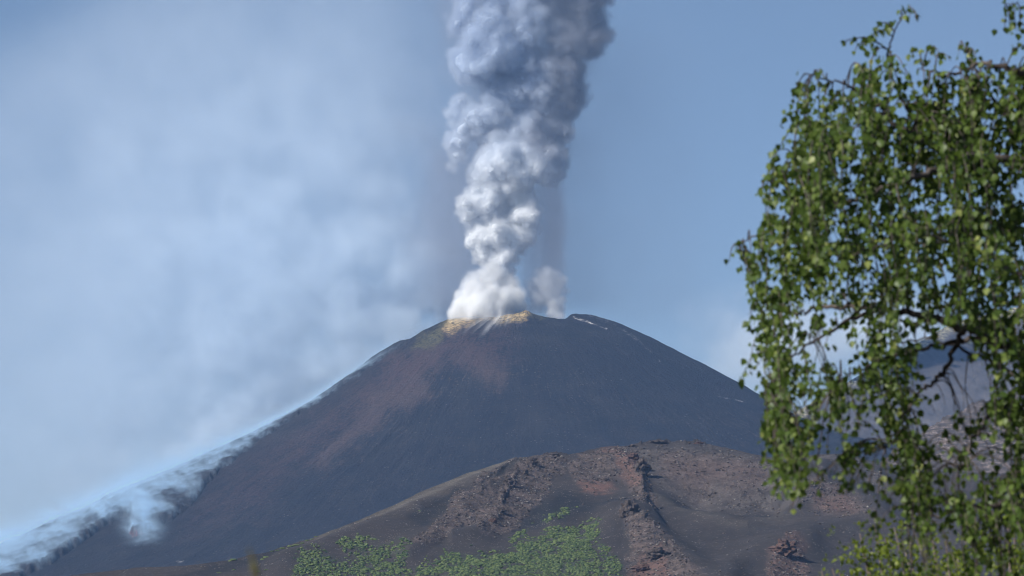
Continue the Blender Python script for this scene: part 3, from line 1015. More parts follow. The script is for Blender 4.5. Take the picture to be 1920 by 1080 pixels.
# ================================================================== SMOKE
def box_px(x0, x1, y0, y1, Y0, Y1, vox):
    q = PV(np.array([x0, x1]), np.array([y1, y0]), .5 * (Y0 + Y1))
    lo = np.array([q[0, 0], Y0, q[0, 2]]); hi = np.array([q[1, 0], Y1, q[1, 2]])
    n = np.maximum(4, np.round((hi - lo) / vox).astype(int))
    return lo, hi, tuple(int(v) for v in n)


def axes(lo, hi, n):
    return [np.linspace(lo[a], hi[a], n[a]).astype(np.float32).reshape([-1 if i == a else 1 for i in range(3)]) for a in range(3)]


def stamp(D, lo, hi, spheres, pad=8.0):
    """signed depth inside a union of spheres (metres, negative outside)"""
    n = np.array(D.shape); vs = (np.asarray(hi) - lo) / (n - 1)
    for x, y, z, r in spheres:
        c = np.array([x, y, z]); i0 = np.maximum(0, np.floor((c - r - pad - lo) / vs)).astype(int)
        i1 = np.minimum(n, np.ceil((c + r + pad - lo) / vs).astype(int) + 1)
        if np.any(i1 <= i0): continue
        g = [(lo[a] + np.arange(i0[a], i1[a]) * vs[a] - c[a]).astype(np.float32) for a in range(3)]
        d = r - np.sqrt(g[0][:, None, None] ** 2 + g[1][None, :, None] ** 2 + g[2][None, None, :] ** 2)
        w = D[i0[0]:i1[0], i0[1]:i1[1], i0[2]:i1[2]]
        np.maximum(w, d, out=w)


MPP = 5000 * 1.0125 / FPX


def cauliflower(prim, seed, n1=16, n2=7):
    r = np.random.default_rng(seed)
    out = []
    for px, py, rp, dy in prim:
        c = PV(px, py, CY + 6 + dy * MPP); R0 = rp * MPP
        out.append((*c, R0))
        for _ in range(n1):
            d = r.normal(size=3); d /= np.linalg.norm(d)
            R1 = R0 * r.uniform(.18, .56); c1 = c + d * (R0 - R1 * r.uniform(.0, .55))
            out.append((*c1, R1))
            for _ in range(n2):
                e = r.normal(size=3) + d * .8; e /= np.linalg.norm(e)
                R2 = R1 * r.uniform(.22, .5)
                out.append((*(c1 + e * R1 * r.uniform(.75, .98)), R2))
    return out


PLUME = [(958, 552, 13, 0), (945, 524, 19, -4), (936, 503, 18, -8), (956, 508, 14, 0), (926, 480, 22, 0), (905, 472, 20, -4), (946, 476, 25, -8), (884, 452, 18, -2), (905, 442, 24, -10), (936, 440, 30, -12), (968, 440, 28, 0), (988, 430, 20, 6),
         (985, 405, 26, -6), (1000, 397, 14, -8), (960, 416, 24, 6), (932, 418, 20, 10), (880, 397, 23, -8), (896, 382, 28, -14), (916, 368, 31, -10), (872, 404, 15, -6), (926, 386, 25, 4), (880, 372, 19, 0),
         (940, 350, 36, 0), (965, 365, 28, 10), (985, 372, 20, 12), (920, 312, 36, -14), (950, 302, 44, -22), (990, 300, 44, -14), (1024, 302, 34, -4), (1046, 292, 17, 0), (900, 330, 22, -6), (935, 278, 22, -30), (1000, 278, 28, -14), (1030, 328, 20, 2),
         (940, 240, 44, 14), (990, 235, 50, 18), (1030, 240, 35, 14), (900, 236, 28, 8), (960, 190, 55, 22), (1010, 186, 54, 28), (1050, 200, 38, 20), (920, 216, 27, -22), (890, 214, 21, -14), (946, 210, 19, -20), (856, 266, 20, 0), (866, 240, 19, -4),
         (860, 290, 15, -2), (850, 216, 13, 0), (862, 190, 15, -2), (848, 314, 9, 0), (880, 116, 35, -10), (915, 100, 44, -22), (950, 96, 46, -26), (984, 110, 33, -14), (868, 106, 19, -6), (1000, 130, 17, -26), (900, 70, 38, -8), (930, 60, 44, -14),
         (985, 42, 33, -26), (1000, 58, 20, -32), (970, 14, 40, -10), (930, 8, 45, 0), (1040, 20, 40, 0), (1060, 62, 42, 4), (1095, 80, 32, 4), (1110, 70, 27, 0), (1075, 86, 28, -14), (1058, 80, 24, -18), (1010, 150, 50, 10), (1060, 130, 42, 12),
         (1088, 42, 42, 8), (1020, -12, 50, 4), (1095, -12, 46, 10), (900, -22, 45, 0), (878, 20, 36, 4), (860, 42, 26, 2), (1118, 30, 22, 6), (1066, 162, 32, 16), (930, 130, 40, 14), (960, 150, 44, 18), (1000, -70, 70, 0), (1070, -70, 60, 6), (920, -80, 60, 0)]


def rise_colour(lo_z, hi_z, low, high, brown):
    """white steam below, greyer ash-laden smoke above; shade and haze painted in above, ash and painted shade darkening the right"""
    def f(t):
        o = t.n("ShaderNodeNewGeometry").outputs["Position"]
        sp = t.n("ShaderNodeSeparateXYZ", ins={0: o})
        nz = t.noise(o, .018, 3, .5)
        h = t.math('ADD', sp.outputs[2], t.math('MULTIPLY', t.math('SUBTRACT', nz, .5), 120))
        c = t.mixc(t.ramp(h, lo_z, hi_z), low, high)
        bx = t.math('ADD', sp.outputs[0], t.math('MULTIPLY', t.math('SUBTRACT', nz, .5), 160))
        k = t.math('MULTIPLY', t.ramp(bx, 5, 75), t.ramp(h, lo_z + 40, hi_z - 40))
        return t.mixc(k, c, brown)
    return f


ZR = float(PV(960, 590, CY)[2])
PCOL = rise_colour(ZR + 100, ZR + 350, (.965, .97, .965), (.62, .69, .79), (.42, .435, .48))


def build_plume():
    lo, hi, n = box_px(790, 1175, -170, 612, 4885, 5145, 1.7)
    D = np.full(n, -9.0, np.float32)
    stamp(D, lo, hi, cauliflower(PLUME, 5))
    ax = axes(lo, hi, n)
    hz = (ax[2] - ZR) / 430.0                                    # 0 at the rim, 1 at the top of the picture
    wn_ = gfbm3(n, [(hi[a] - lo[a]) / 30 for a in range(3)], 6, 3, .62)
    wv = 1.7
    dx = (gfbm3(n, [(hi[a] - lo[a]) / 18 for a in range(3)], 3, 4) * 9 / wv).astype(np.int32)
    dz = (gfbm3(n, [(hi[a] - lo[a]) / 18 for a in range(3)], 3, 6) * 9 / wv).astype(np.int32)
    D = warp_idx(D, dx, dz, dz)
    Dn = D + wn_ * (3.2 + 7.5 * np.clip(hz, 0, 1))
    Dn = Dn - 60 * sstep(ZR + 440, ZR + 530, ax[2])
    soft = 1.2 + 8.5 * np.clip(hz, 0, 1) ** 1.1
    dens = sstep(-.6, 1.0, Dn / soft) * (1 - .35 * np.clip(hz, 0, 1))
    mv = smoke_mat("steam", (1, 1, 1), .16, .0, color_socket=PCOL)
    t = NT("dense_smoke")
    b = t.n("ShaderNodeBsdfDiffuse"); t.l(PCOL(t), b.inputs[0]); t.l(b.outputs[0], t.out.inputs[0])
    root = empty("smoke_plume", PV(955, 590, CY).tolist())
    tag(root, "tall billowing column of white and grey smoke rising from the volcano's crater", "smoke plume")
    core = np.clip(Dn - 2.2 - 9.0 * np.clip(hz, 0, 1), -2, 4) + 2
    edge = np.zeros(n, bool); edge[2:-2, 2:-2, 2:-2] = True
    core = np.where(edge, core, 0)
    c = voxels("billow", core, lo, hi, t.m, threshold=2.0)
    v = voxels("veil", np.where(edge, dens, 0), lo, hi, mv)
    v["kind"] = "stuff"
    for o in (c, v):
        o.parent = root; o.matrix_parent_inverse = Matrix.Translation(-root.location)
    return len(c.data.vertices)


build_plume()


def build_vent_puff():
    lo, hi, n = box_px(955, 1110, 470, 606, 4940, 5080, 1.8)
    P = [(1048, 594, 11, -20), (1040, 590, 12, -10), (1045, 582, 13, 0), (1035, 570, 15, 0), (1028, 552, 18, 0), (1040, 545, 15, -4), (1050, 532, 12, -4), (1022, 530, 20, 4), (1010, 560, 20, 6), (1005, 540, 22, 10), (1000, 575, 16, 6), (1035, 520, 13, 0), (1052, 560, 9, -4), (1015, 515, 15, 6), (1058, 545, 8, 0)]
    D = np.full(n, -9.0, np.float32)
    stamp(D, lo, hi, cauliflower(P, 15, 12, 4))
    D += gfbm3(n, [(hi[a] - lo[a]) / 18 for a in range(3)], 4, 33, .6) * 6
    ax = axes(lo, hi, n)
    right = sstep(18, 62, ax[0])
    m = smoke_mat("thin_steam", (.95, .96, .97), .19)
    o = voxels("vent_smoke", sstep(-4, 7, D) * (.3 + .7 * right), lo, hi, m)
    tag(o, "small pale puff of smoke at the crater's right vent, beside the main column", "smoke puff")


build_vent_puff()


def build_vent_steam():
    """bright dust and steam boiling over the front of the rim"""
    lo, hi, n = box_px(800, 1050, 470, 690, 4830, 5060, 1.7)
    D = np.full(n, -12.0, np.float32)
    P = [(872, 582, 17, -85), (858, 588, 11, -80), (880, 560, 18, -70), (895, 590, 18, -105), (880, 578, 18, -90), (905, 565, 26, -80), (930, 570, 26, -60), (950, 560, 22, -40), (890, 548, 20, -60), (915, 540, 22, -40), (940, 540, 22, -20), (965, 570, 14, -20), (975, 578, 9, -20), (885, 530, 14, -40), (925, 520, 18, -20), (960, 578, 16, -40), (870, 590, 12, -90), (905, 590, 16, -105)]
    stamp(D, lo, hi, cauliflower(P, 25, 10, 4), 12)
    D += gfbm3(n, [(hi[a] - lo[a]) / 22 for a in range(3)], 5, 43, .62) * 9 * sstep(-12, -3, D)
    d = sstep(-8, 14, D)
    ax = axes(lo, hi, n)
    X = np.broadcast_to(ax[0], n)[:, :, 0].astype(float); Y = np.broadcast_to(ax[1], n)[:, :, 0].astype(float)
    h = ax[2] - cone_z(X, Y, False)[:, :, None].astype(np.float32)
    rr = np.hypot(X - CX, Y - CY); aa = np.arctan2(Y - CY, X - CX)
    hair = np.maximum(0, fbm2(aa * 42, rr / 70, 5, 121) + .06) * 2.6
    px = 960 + X / (Y * 1.0125) * FPX
    fall = sstep(838, 872, px) * sstep(968, 930, px) * sstep(165 + 40 * fbm2(aa * 9, rr * 0, 3, 122), 88, rr) * sstep(60, 84, rr) * (Y < CY - 30)
    d = d + (fall * hair)[:, :, None] * np.exp(-np.maximum(0, h) / 4.0) * .28 * (h > -4)
    m = smoke_mat("bright_dust", (1.0, 1.0, .99), .40, .0)
    o = voxels("rim_steam", d.astype(np.float32), lo, hi, m)
    tag(o, "bright white steam and dust boiling over the yellow front of the crater rim", "steam cloud", kind="stuff")


build_vent_steam()


def build_ash_veil():
    lo, hi, n = box_px(640, 1420, -260, 640, 4905, 5205, (4.2, 6.2, 4.2))
    ax = axes(lo, hi, n)
    px = 960 + ax[0] / (5055 * 1.0125) * FPX
    py = 540 - (ax[2] - PV(960, 540, 5055)[2]) / (5055 * 1.0125) * FPX
    s1 = gnoise3(n, [90, 5, 3], 7); s2 = gnoise3(n, [40, 3, 4], 8)
    w = gfbm3(n, [9, 2, 8], 5, 9, .58)
    right_edge = 1062 + 70 * sstep(330, 40, py) + w * (26 + 40 * sstep(420, 150, py))
    right = sstep(0, 26 + 40 * sstep(380, 150, py), right_edge - px) * sstep(960, 1000, px)
    right = right * (1 + .12 * s1 + .3 * s2) * (.7 + .5 * sstep(300, 560, py) * sstep(1000, 1050, px))
    left = sstep(740, 880, px + w * 90) * sstep(980, 930, px) * sstep(200, 330, py + w * 40) * .8
    left2 = sstep(810, 890, px + w * 70) * sstep(980, 930, px) * .5
    wide = .38 * np.exp(-np.maximum(0, px - 1040) / 150.0) * sstep(980, 1060, px) * sstep(1400, 1250, px) * (1 + .5 * w) * sstep(-60, 200, py)
    wide = wide + .16 * sstep(660, 860, px + w * 60) * sstep(1000, 900, px)
    d = np.maximum(0, right + np.maximum(left, left2) + wide) * np.sin(np.linspace(0, math.pi, n[1])).reshape(1, -1, 1)
    d = d * sstep(598 + 40 * sstep(1080, 1200, px), 560, py) * (1 + .4 * w) * sstep(-240, -20, py)
    m = smoke_mat("ash", (.38, .42, .50), .0085)
    o = voxels("ash_veil", np.maximum(0, d).astype(np.float32), lo, hi, m)
    tag(o, "thin dark curtain of ash hanging around and to the right of the smoke column", "ash cloud", kind="stuff")


build_ash_veil()


def build_drift_smoke():
    """the wide pale drift blown away to the left behind the cone"""
    lo, hi, n = box_px(-520, 900, -330, 1090, 5080, 5300, (4.8, 6.4, 4.8))
    ax = axes(lo, hi, n)
    k = 5190 * 1.0125
    px = 960 + ax[0] / k * FPX
    py = 540 - (ax[2] - PV(960, 540, 5190)[2]) / k * FPX
    ex = hi - lo
    w1 = gfbm3(n, [ex[0] / 330, ex[1] / 330, ex[2] / 330], 5, 51, .55)
    w2 = np.zeros(n, np.float32)
    for k_ in range(6):                                           # ragged billows, long in depth so that they stay readable
        w2 += .60 ** k_ * gnoise3(n, [ex[0] / 75 * 2 ** k_, 1.2 + .5 * k_, ex[2] / 62 * 2 ** k_], 520 + k_)
    w2 /= 2.0
    line = np.interp(px.ravel(), [-300, 0, 140, 270, 430, 600, 700, 790, 850, 900], [1120, 1040, 970, 915, 835, 750, 690, 632, 590, 560]).reshape(px.shape).astype(np.float32)
    up = (line - py)                                             # pixels above the flow
    # lit billows close to the flank and the crater
    near = np.exp(-np.maximum(0, up) / 130.0) * sstep(-40, 10, up) * sstep(60, 420, px)
    crater = np.exp(-((px - 790) / 120) ** 2 - ((py - 540) / 90) ** 2)
    mid = np.exp(-((px - 560) / 260) ** 2 - ((py - 470) / 230) ** 2)
    broad = sstep(880, 640, px) * (.35 + .65 * sstep(-100, 300, py)) * (.55 + .45 * sstep(-100, 260, px))
    top_clear = sstep(-40, 160, py + px * .55 + w1 * 120)
    d = (near * 1.25 + crater * 1.1) * np.clip(.7 + 2.8 * w2, 0, 3) + mid * .75 * np.clip(.85 + 1.7 * w2 + .6 * w1, 0, 3) + broad * .55 * np.clip(1 + .6 * w1 + .35 * w2, 0, 3) * top_clear
    d = d * sstep(905, 850, px + w2 * 22) * np.sin(np.linspace(0.0, math.pi, n[1])).reshape(1, -1, 1)
    d = d * sstep(-500, -40, px + w1 * 60) * sstep(-320, -20, py + w1 * 50)
    m = smoke_mat("drift", (.80, .885, .965), .0104, .0)
    o = voxels("drifting_smoke", np.maximum(0, d).astype(np.float32), lo, hi, m)
    tag(o, "wide pale smoke drifting to the left behind the volcano", "smoke", kind="stuff")


build_drift_smoke()


def build_flow_smoke():
    lo = np.array([-760.0, 4400, 330]); hi = np.array([-60.0, 5200, 790])
    vs = np.array([2.8, 4.2, 2.8]); n = tuple(int(v) for v in np.round((hi - lo) / vs))
    ax = axes(lo, hi, n)
    X, Y = np.meshgrid(ax[0].ravel().astype(float), ax[1].ravel().astype(float), indexing='ij')
    Z = cone_z(X, Y)
    px, py = proj(np.stack([X, Y, Z], -1))
    m = flow_mask(px, py) * sstep(140, 260, np.hypot(X - CX, Y - CY))
    rad_ = np.hypot(X - CX, Y - CY)
    lev = np.exp(-((rad_ - 190) / 60) ** 2) * sstep(CY + 5, CY + 35, Y) * sstep(CY + 110, CY + 80, Y) * (X < CX)
    m = np.maximum(m, lev)
    Z = Z + 15 * lev
    back = sstep(5190, 5100, Y) * np.maximum(.6 * lev, .03 + .97 * sstep(CY + 60, CY - 90, Y))
    h = ax[2] - (Z + m * (3.0 + 5.5 * sstep(300, 700, np.hypot(X - CX, Y - CY))))[:, :, None].astype(np.float32)
    ex = hi - lo
    w = gfbm3(n, [ex[0] / 20, ex[1] / 20, ex[2] / 20], 5, 61, .74)
    # wisps leaning uphill and to the left
    sh = (np.arange(n[2])[None, None, :] * .9).astype(np.int32)
    wl = warp_idx(w, sh, np.zeros_like(sh), np.zeros_like(sh))
    H = 3.5 + 3.5 * sstep(560, 300, px)[:, :, None]
    d = (m * back)[:, :, None] * np.exp(-np.maximum(0, h) / H) * (h > -5) * np.clip(.62 + 3.8 * wl, 0, 4)
    tip = np.exp(-(((px - 268) / 26) ** 2 + ((py - 975) / 32) ** 2))
    d = d + tip[:, :, None] * np.exp(-np.maximum(0, h) / 14) * (h > -5) * np.clip(.5 + 3.2 * wl, 0, 4) * 2.2
    mm = smoke_mat("fume", (.60, .81, 1.0), .046)
    d[0] = 0; d[-1] = 0
    o = voxels("lava_smoke", np.maximum(0, d).astype(np.float32), lo, hi, mm)
    tag(o, "bluish white wisps of smoke clinging to the lava flow", "smoke", kind="stuff")


build_flow_smoke()


def build_low_smoke():
    lo, hi, n = box_px(1180, 1860, 470, 800, 5750, 5950, (6.0, 14.0, 6.0))
    ax = axes(lo, hi, n)
    k = 5850 * 1.0125
    px = 960 + ax[0] / k * FPX
    py = 540 - (ax[2] - PV(960, 540, 5850)[2]) / k * FPX
    w = np.zeros(n, np.float32)
    for q in range(5):
        w += .58 ** q * gnoise3(n, [6 * 2 ** q, 1.3, 4 * 2 ** q], 760 + q)
    d = np.exp(-((px - 1450) / 130) ** 2 - ((py - 665) / 90) ** 2) + .9 * np.exp(-((px - 1650) / 110) ** 2 - ((py - 610) / 60) ** 2)
    d = np.maximum(0, d * (1 + .7 * w) - .06) * np.sin(np.linspace(0, math.pi, n[1])).reshape(1, -1, 1)
    o = voxels("low_smoke", d.astype(np.float32), lo, hi, smoke_mat("low_drift", (.92, .97, 1.0), .008))
    tag(o, "pale smoke low in the sky behind the birch", "smoke", kind="stuff")


build_low_smoke()

# ================================================================== BIRCH, SHRUB AND STALK NEAR THE EYE
def curve_pts(pts, n=8):
    """smooth curve through 3D points (Catmull-Rom)"""
    P = np.asarray(pts, float)
    if len(P) < 3:
        t = np.linspace(0, 1, n)[:, None]
        return P[0] * (1 - t) + P[-1] * t
    P = np.vstack([2 * P[0] - P[1], P, 2 * P[-1] - P[-2]])
    out = []
    for i in range(1, len(P) - 2):
        t = np.linspace(0, 1, n, endpoint=False)[:, None]
        a, b, c, d = P[i - 1], P[i], P[i + 1], P[i + 2]
        out.append(.5 * ((2 * b) + (c - a) * t + (2 * a - 5 * b + 4 * c - d) * t ** 2 + (3 * b - a - 3 * c + d) * t ** 3))
    out.append(P[-2][None])
    return np.vstack(out)


def tube(path, rad, sides=7):
    path = np.asarray(path, float); rad = np.broadcast_to(rad, len(path))
    T = np.gradient(path, axis=0); T /= np.linalg.norm(T, axis=1)[:, None] + 1e-9
    up = np.where(np.abs(T[:, 1:2]) > .8, np.array([[1.0, 0, 0]]), np.array([[0, 1.0, 0]]))
    A = np.cross(T, up); A /= np.linalg.norm(A, axis=1)[:, None] + 1e-9
    B = np.cross(T, A)
    t = np.linspace(0, 2 * math.pi, sides, endpoint=False)
    V = path[:, None] + rad[:, None, None] * (A[:, None] * np.cos(t)[None, :, None] + B[:, None] * np.sin(t)[None, :, None])
    F = grid_faces(len(path), sides, True)
    return V.reshape(-1, 3), F


def merge(parts):
    Vs, Fs, k = [], [], 0
    for V, F in parts:
        Vs.append(V); Fs.append(F + k); k += len(V)
    return np.vstack(Vs), np.vstack(Fs)


LEAF_V = np.array([(0, 0, 0), (.5, 0, -.03), (1, 0, -.10), (.17, .34, .03), (.42, .43, .07), (.74, .22, .0), (.17, -.34, .03), (.42, -.43, .07), (.74, -.22, .0)])
LEAF_F = np.array([(0, 1, 3), (3, 1, 4), (4, 1, 5), (5, 1, 2), (0, 6, 1), (6, 7, 1), (7, 8, 1), (8, 2, 1)])


def leaves_mesh(pos, axis, nrm, size, width=1.0):
    """one leaf per row: base point, direction of the midrib, face normal, length"""
    ax = axis / (np.linalg.norm(axis, axis=1)[:, None] + 1e-9)
    nr = nrm - ax * (nrm * ax).sum(1)[:, None]
    nr /= np.linalg.norm(nr, axis=1)[:, None] + 1e-9
    sd = np.cross(nr, ax)
    L = LEAF_V
    V = pos[:, None] + size[:, None, None] * (L[None, :, 0:1] * ax[:, None] + width * L[None, :, 1:2] * sd[:, None] + L[None, :, 2:3] * nr[:, None])
    F = (LEAF_F[None] + (np.arange(len(pos)) * len(L))[:, None, None]).reshape(-1, 3)
    return V.reshape(-1, 3), F


def leaf_material(name, stops, trans=.38):
    t = NT(name)
    rp = t.n("ShaderNodeValToRGB"); t.l(t.attr("tint"), rp.inputs[0])
    e = rp.color_ramp.elements
    e[0].color = (*stops[0][1], 1); e[0].position = stops[0][0]
    e[1].color = (*stops[-1][1], 1); e[1].position = stops[-1][0]
    for p, c in stops[1:-1]:
        x = e.new(p); x.color = (*c, 1)
    b = t.n("ShaderNodeBsdfPrincipled"); t.l(rp.outputs[0], b.inputs["Base Color"])
    b.inputs["Roughness"].default_value = .42; b.inputs["Specular IOR Level"].default_value = .22
    tr = t.n("ShaderNodeBsdfTranslucent")
    t.l(t.mixc(.5, rp.outputs[0], (.16, .24, .02)), tr.inputs[0])
    mx = t.n("ShaderNodeMixShader", ins={0: trans}); t.l(b.outputs[0], mx.inputs[1]); t.l(tr.outputs[0], mx.inputs[2])
    t.l(mx.outputs[0], t.out.inputs[0])
    return t.m


def bark(name, lo, hi):
    t = NT(name)
    o = t.obj()
    n = t.noise(o, 9, 6, .65, sc=(1, 1, .35))
    t.rough(t.mixc(t.ramp(n, .38, .66), lo, hi), .85, n, .01, .8)
    return t.m


BY = 14.0
LIMBS = [  # (points px, py, depth m), start radius, end radius (m)
    ([(2240, 800, .3), (2060, 700, .2), (1920, 660, .1), (1870, 642, 0), (1800, 612, -.1), (1722, 591, -.15), (1640, 580, -.1), (1560, 576, 0), (1500, 584, 0), (1450, 600, 0)], .030, .003),
    ([(1850, 634, 0), (1782, 642, .1), (1700, 662, .15), (1620, 690, .1), (1560, 730, .1)], .012, .002),
    ([(1806, 616, 0), (1772, 696, .1), (1728, 732, .1), (1690, 790, .1), (1660, 840, .1)], .011, .002),
    ([(2240, 560, .2), (2080, 400, .1), (1940, 310, 0), (1830, 292, -.1), (1742, 272, -.1), (1660, 215, 0), (1600, 165, .1), (1520, 142, .1)], .030, .002),
    ([(2240, 420, .3), (2100, 280, .2), (1990, 180, .1), (1900, 130, 0), (1840, 120, 0), (1780, 140, 0), (1720, 130, 0)], .026, .002),
    ([(1742, 272, -.1), (1692, 190, 0), (1668, 110, 0), (1682, 50, 0), (1706, 16, 0)], .008, .0012),
    ([(1830, 292, -.1), (1720, 335, -.3), (1600, 372, -.3), (1480, 412, -.2), (1385, 462, -.2)], .016, .002),
    ([(2240, 900, .1), (2010, 800, 0), (1885, 770, -.2), (1835, 810, -.2), (1800, 880, -.2)], .022, .003),
    ([(1940, 310, 0), (1880, 210, .2), (1820, 110, .2), (1806, 84, .2)], .010, .0015),
    ([(1640, 580, -.1), (1540, 630, -.2), (1460, 690, -.2), (1432, 740, -.2)], .008, .0015),
    ([(2240, 980, 0), (2050, 920, -.2), (1900, 945, -.3), (1780, 960, -.3), (1700, 985, -.3)], .020, .002),
    ([(2080, 400, .1), (1930, 430, .4), (1780, 450, .5), (1620, 470, .5), (1500, 500, .4)], .017, .002),
    ([(1660, 215, 0), (1600, 240, -.3), (1520, 300, -.3), (1440, 340, -.3)], .008, .0015),
    ([(2060, 700, .2), (1960, 560, -.4), (1850, 480, -.5), (1720, 440, -.6), (1600, 480, -.6)], .014, .002),
    ([(2100, 280, .2), (2010, 90, .1), (1930, 20, 0), (1885, 10, 0)], .010, .0015),
    ([(2010, 800, 0), (1900, 700, .4), (1760, 640, .4), (1640, 650, .4)], .012, .002),
    ([(2240, 620, -.2), (2120, 540, -.5), (2020, 520, -.6), (1900, 560, -.6)], .016, .002),
]
CROWN = [(1640, 75), (1655, 95), (1700, 130), (1750, 150), (1800, 150), (1830, 140), (1870, 135), (1920, 118), (2060, 60), (2250, 60), (2330, 400), (2320, 900), (2250, 1200), (1720, 1200), (1690, 1040), (1676, 985), (1640, 930), (1600, 925), (1560, 890), (1535, 890), (1490, 940),
         (1462, 920), (1448, 870), (1436, 800), (1442, 745), (1430, 690), (1420, 640), (1428, 590), (1410, 540), (1402, 500), (1412, 455), (1440, 400), (1432, 360), (1468, 300), (1492, 250), (1498, 190), (1520, 150), (1550, 160), (1590, 170), (1625, 120)]
# openings one sees through: (centre, half size, how open)
HOLES = [(1775, 640, 75, 40, .72), (1800, 715, 70, 62, .97), (1740, 790, 42, 40, .85), (1540, 640, 40, 40, .8), (1590, 690, 30, 30, .7), (1500, 760, 26, 22, .7), (1545, 860, 36, 60, .9), (1640, 880, 36, 60, .75), (1610, 800, 26, 40, .6), (1780, 860, 40, 60, .8), (1850, 900, 50, 50, .55),
         (1855, 840, 30, 40, .5), (1650, 490, 20, 34, .6), (1710, 300, 22, 16, .6), (1715, 575, 24, 26, .8), (1560, 585, 30, 22, .6), (1480, 640, 20, 40, .5), (1570, 300, 12, 40, .5), (1660, 1030, 75, 70, .92), (1770, 1040, 70, 50, .75), (1870, 1040, 60, 60, .6)]


def openness(px, py):
    o = np.zeros(np.shape(px))
    for x, y, a, b, k in HOLES:
        o = np.maximum(o, k * sstep(1.25, .75, np.hypot((px - x) / a, (py - y) / b)))
    return o


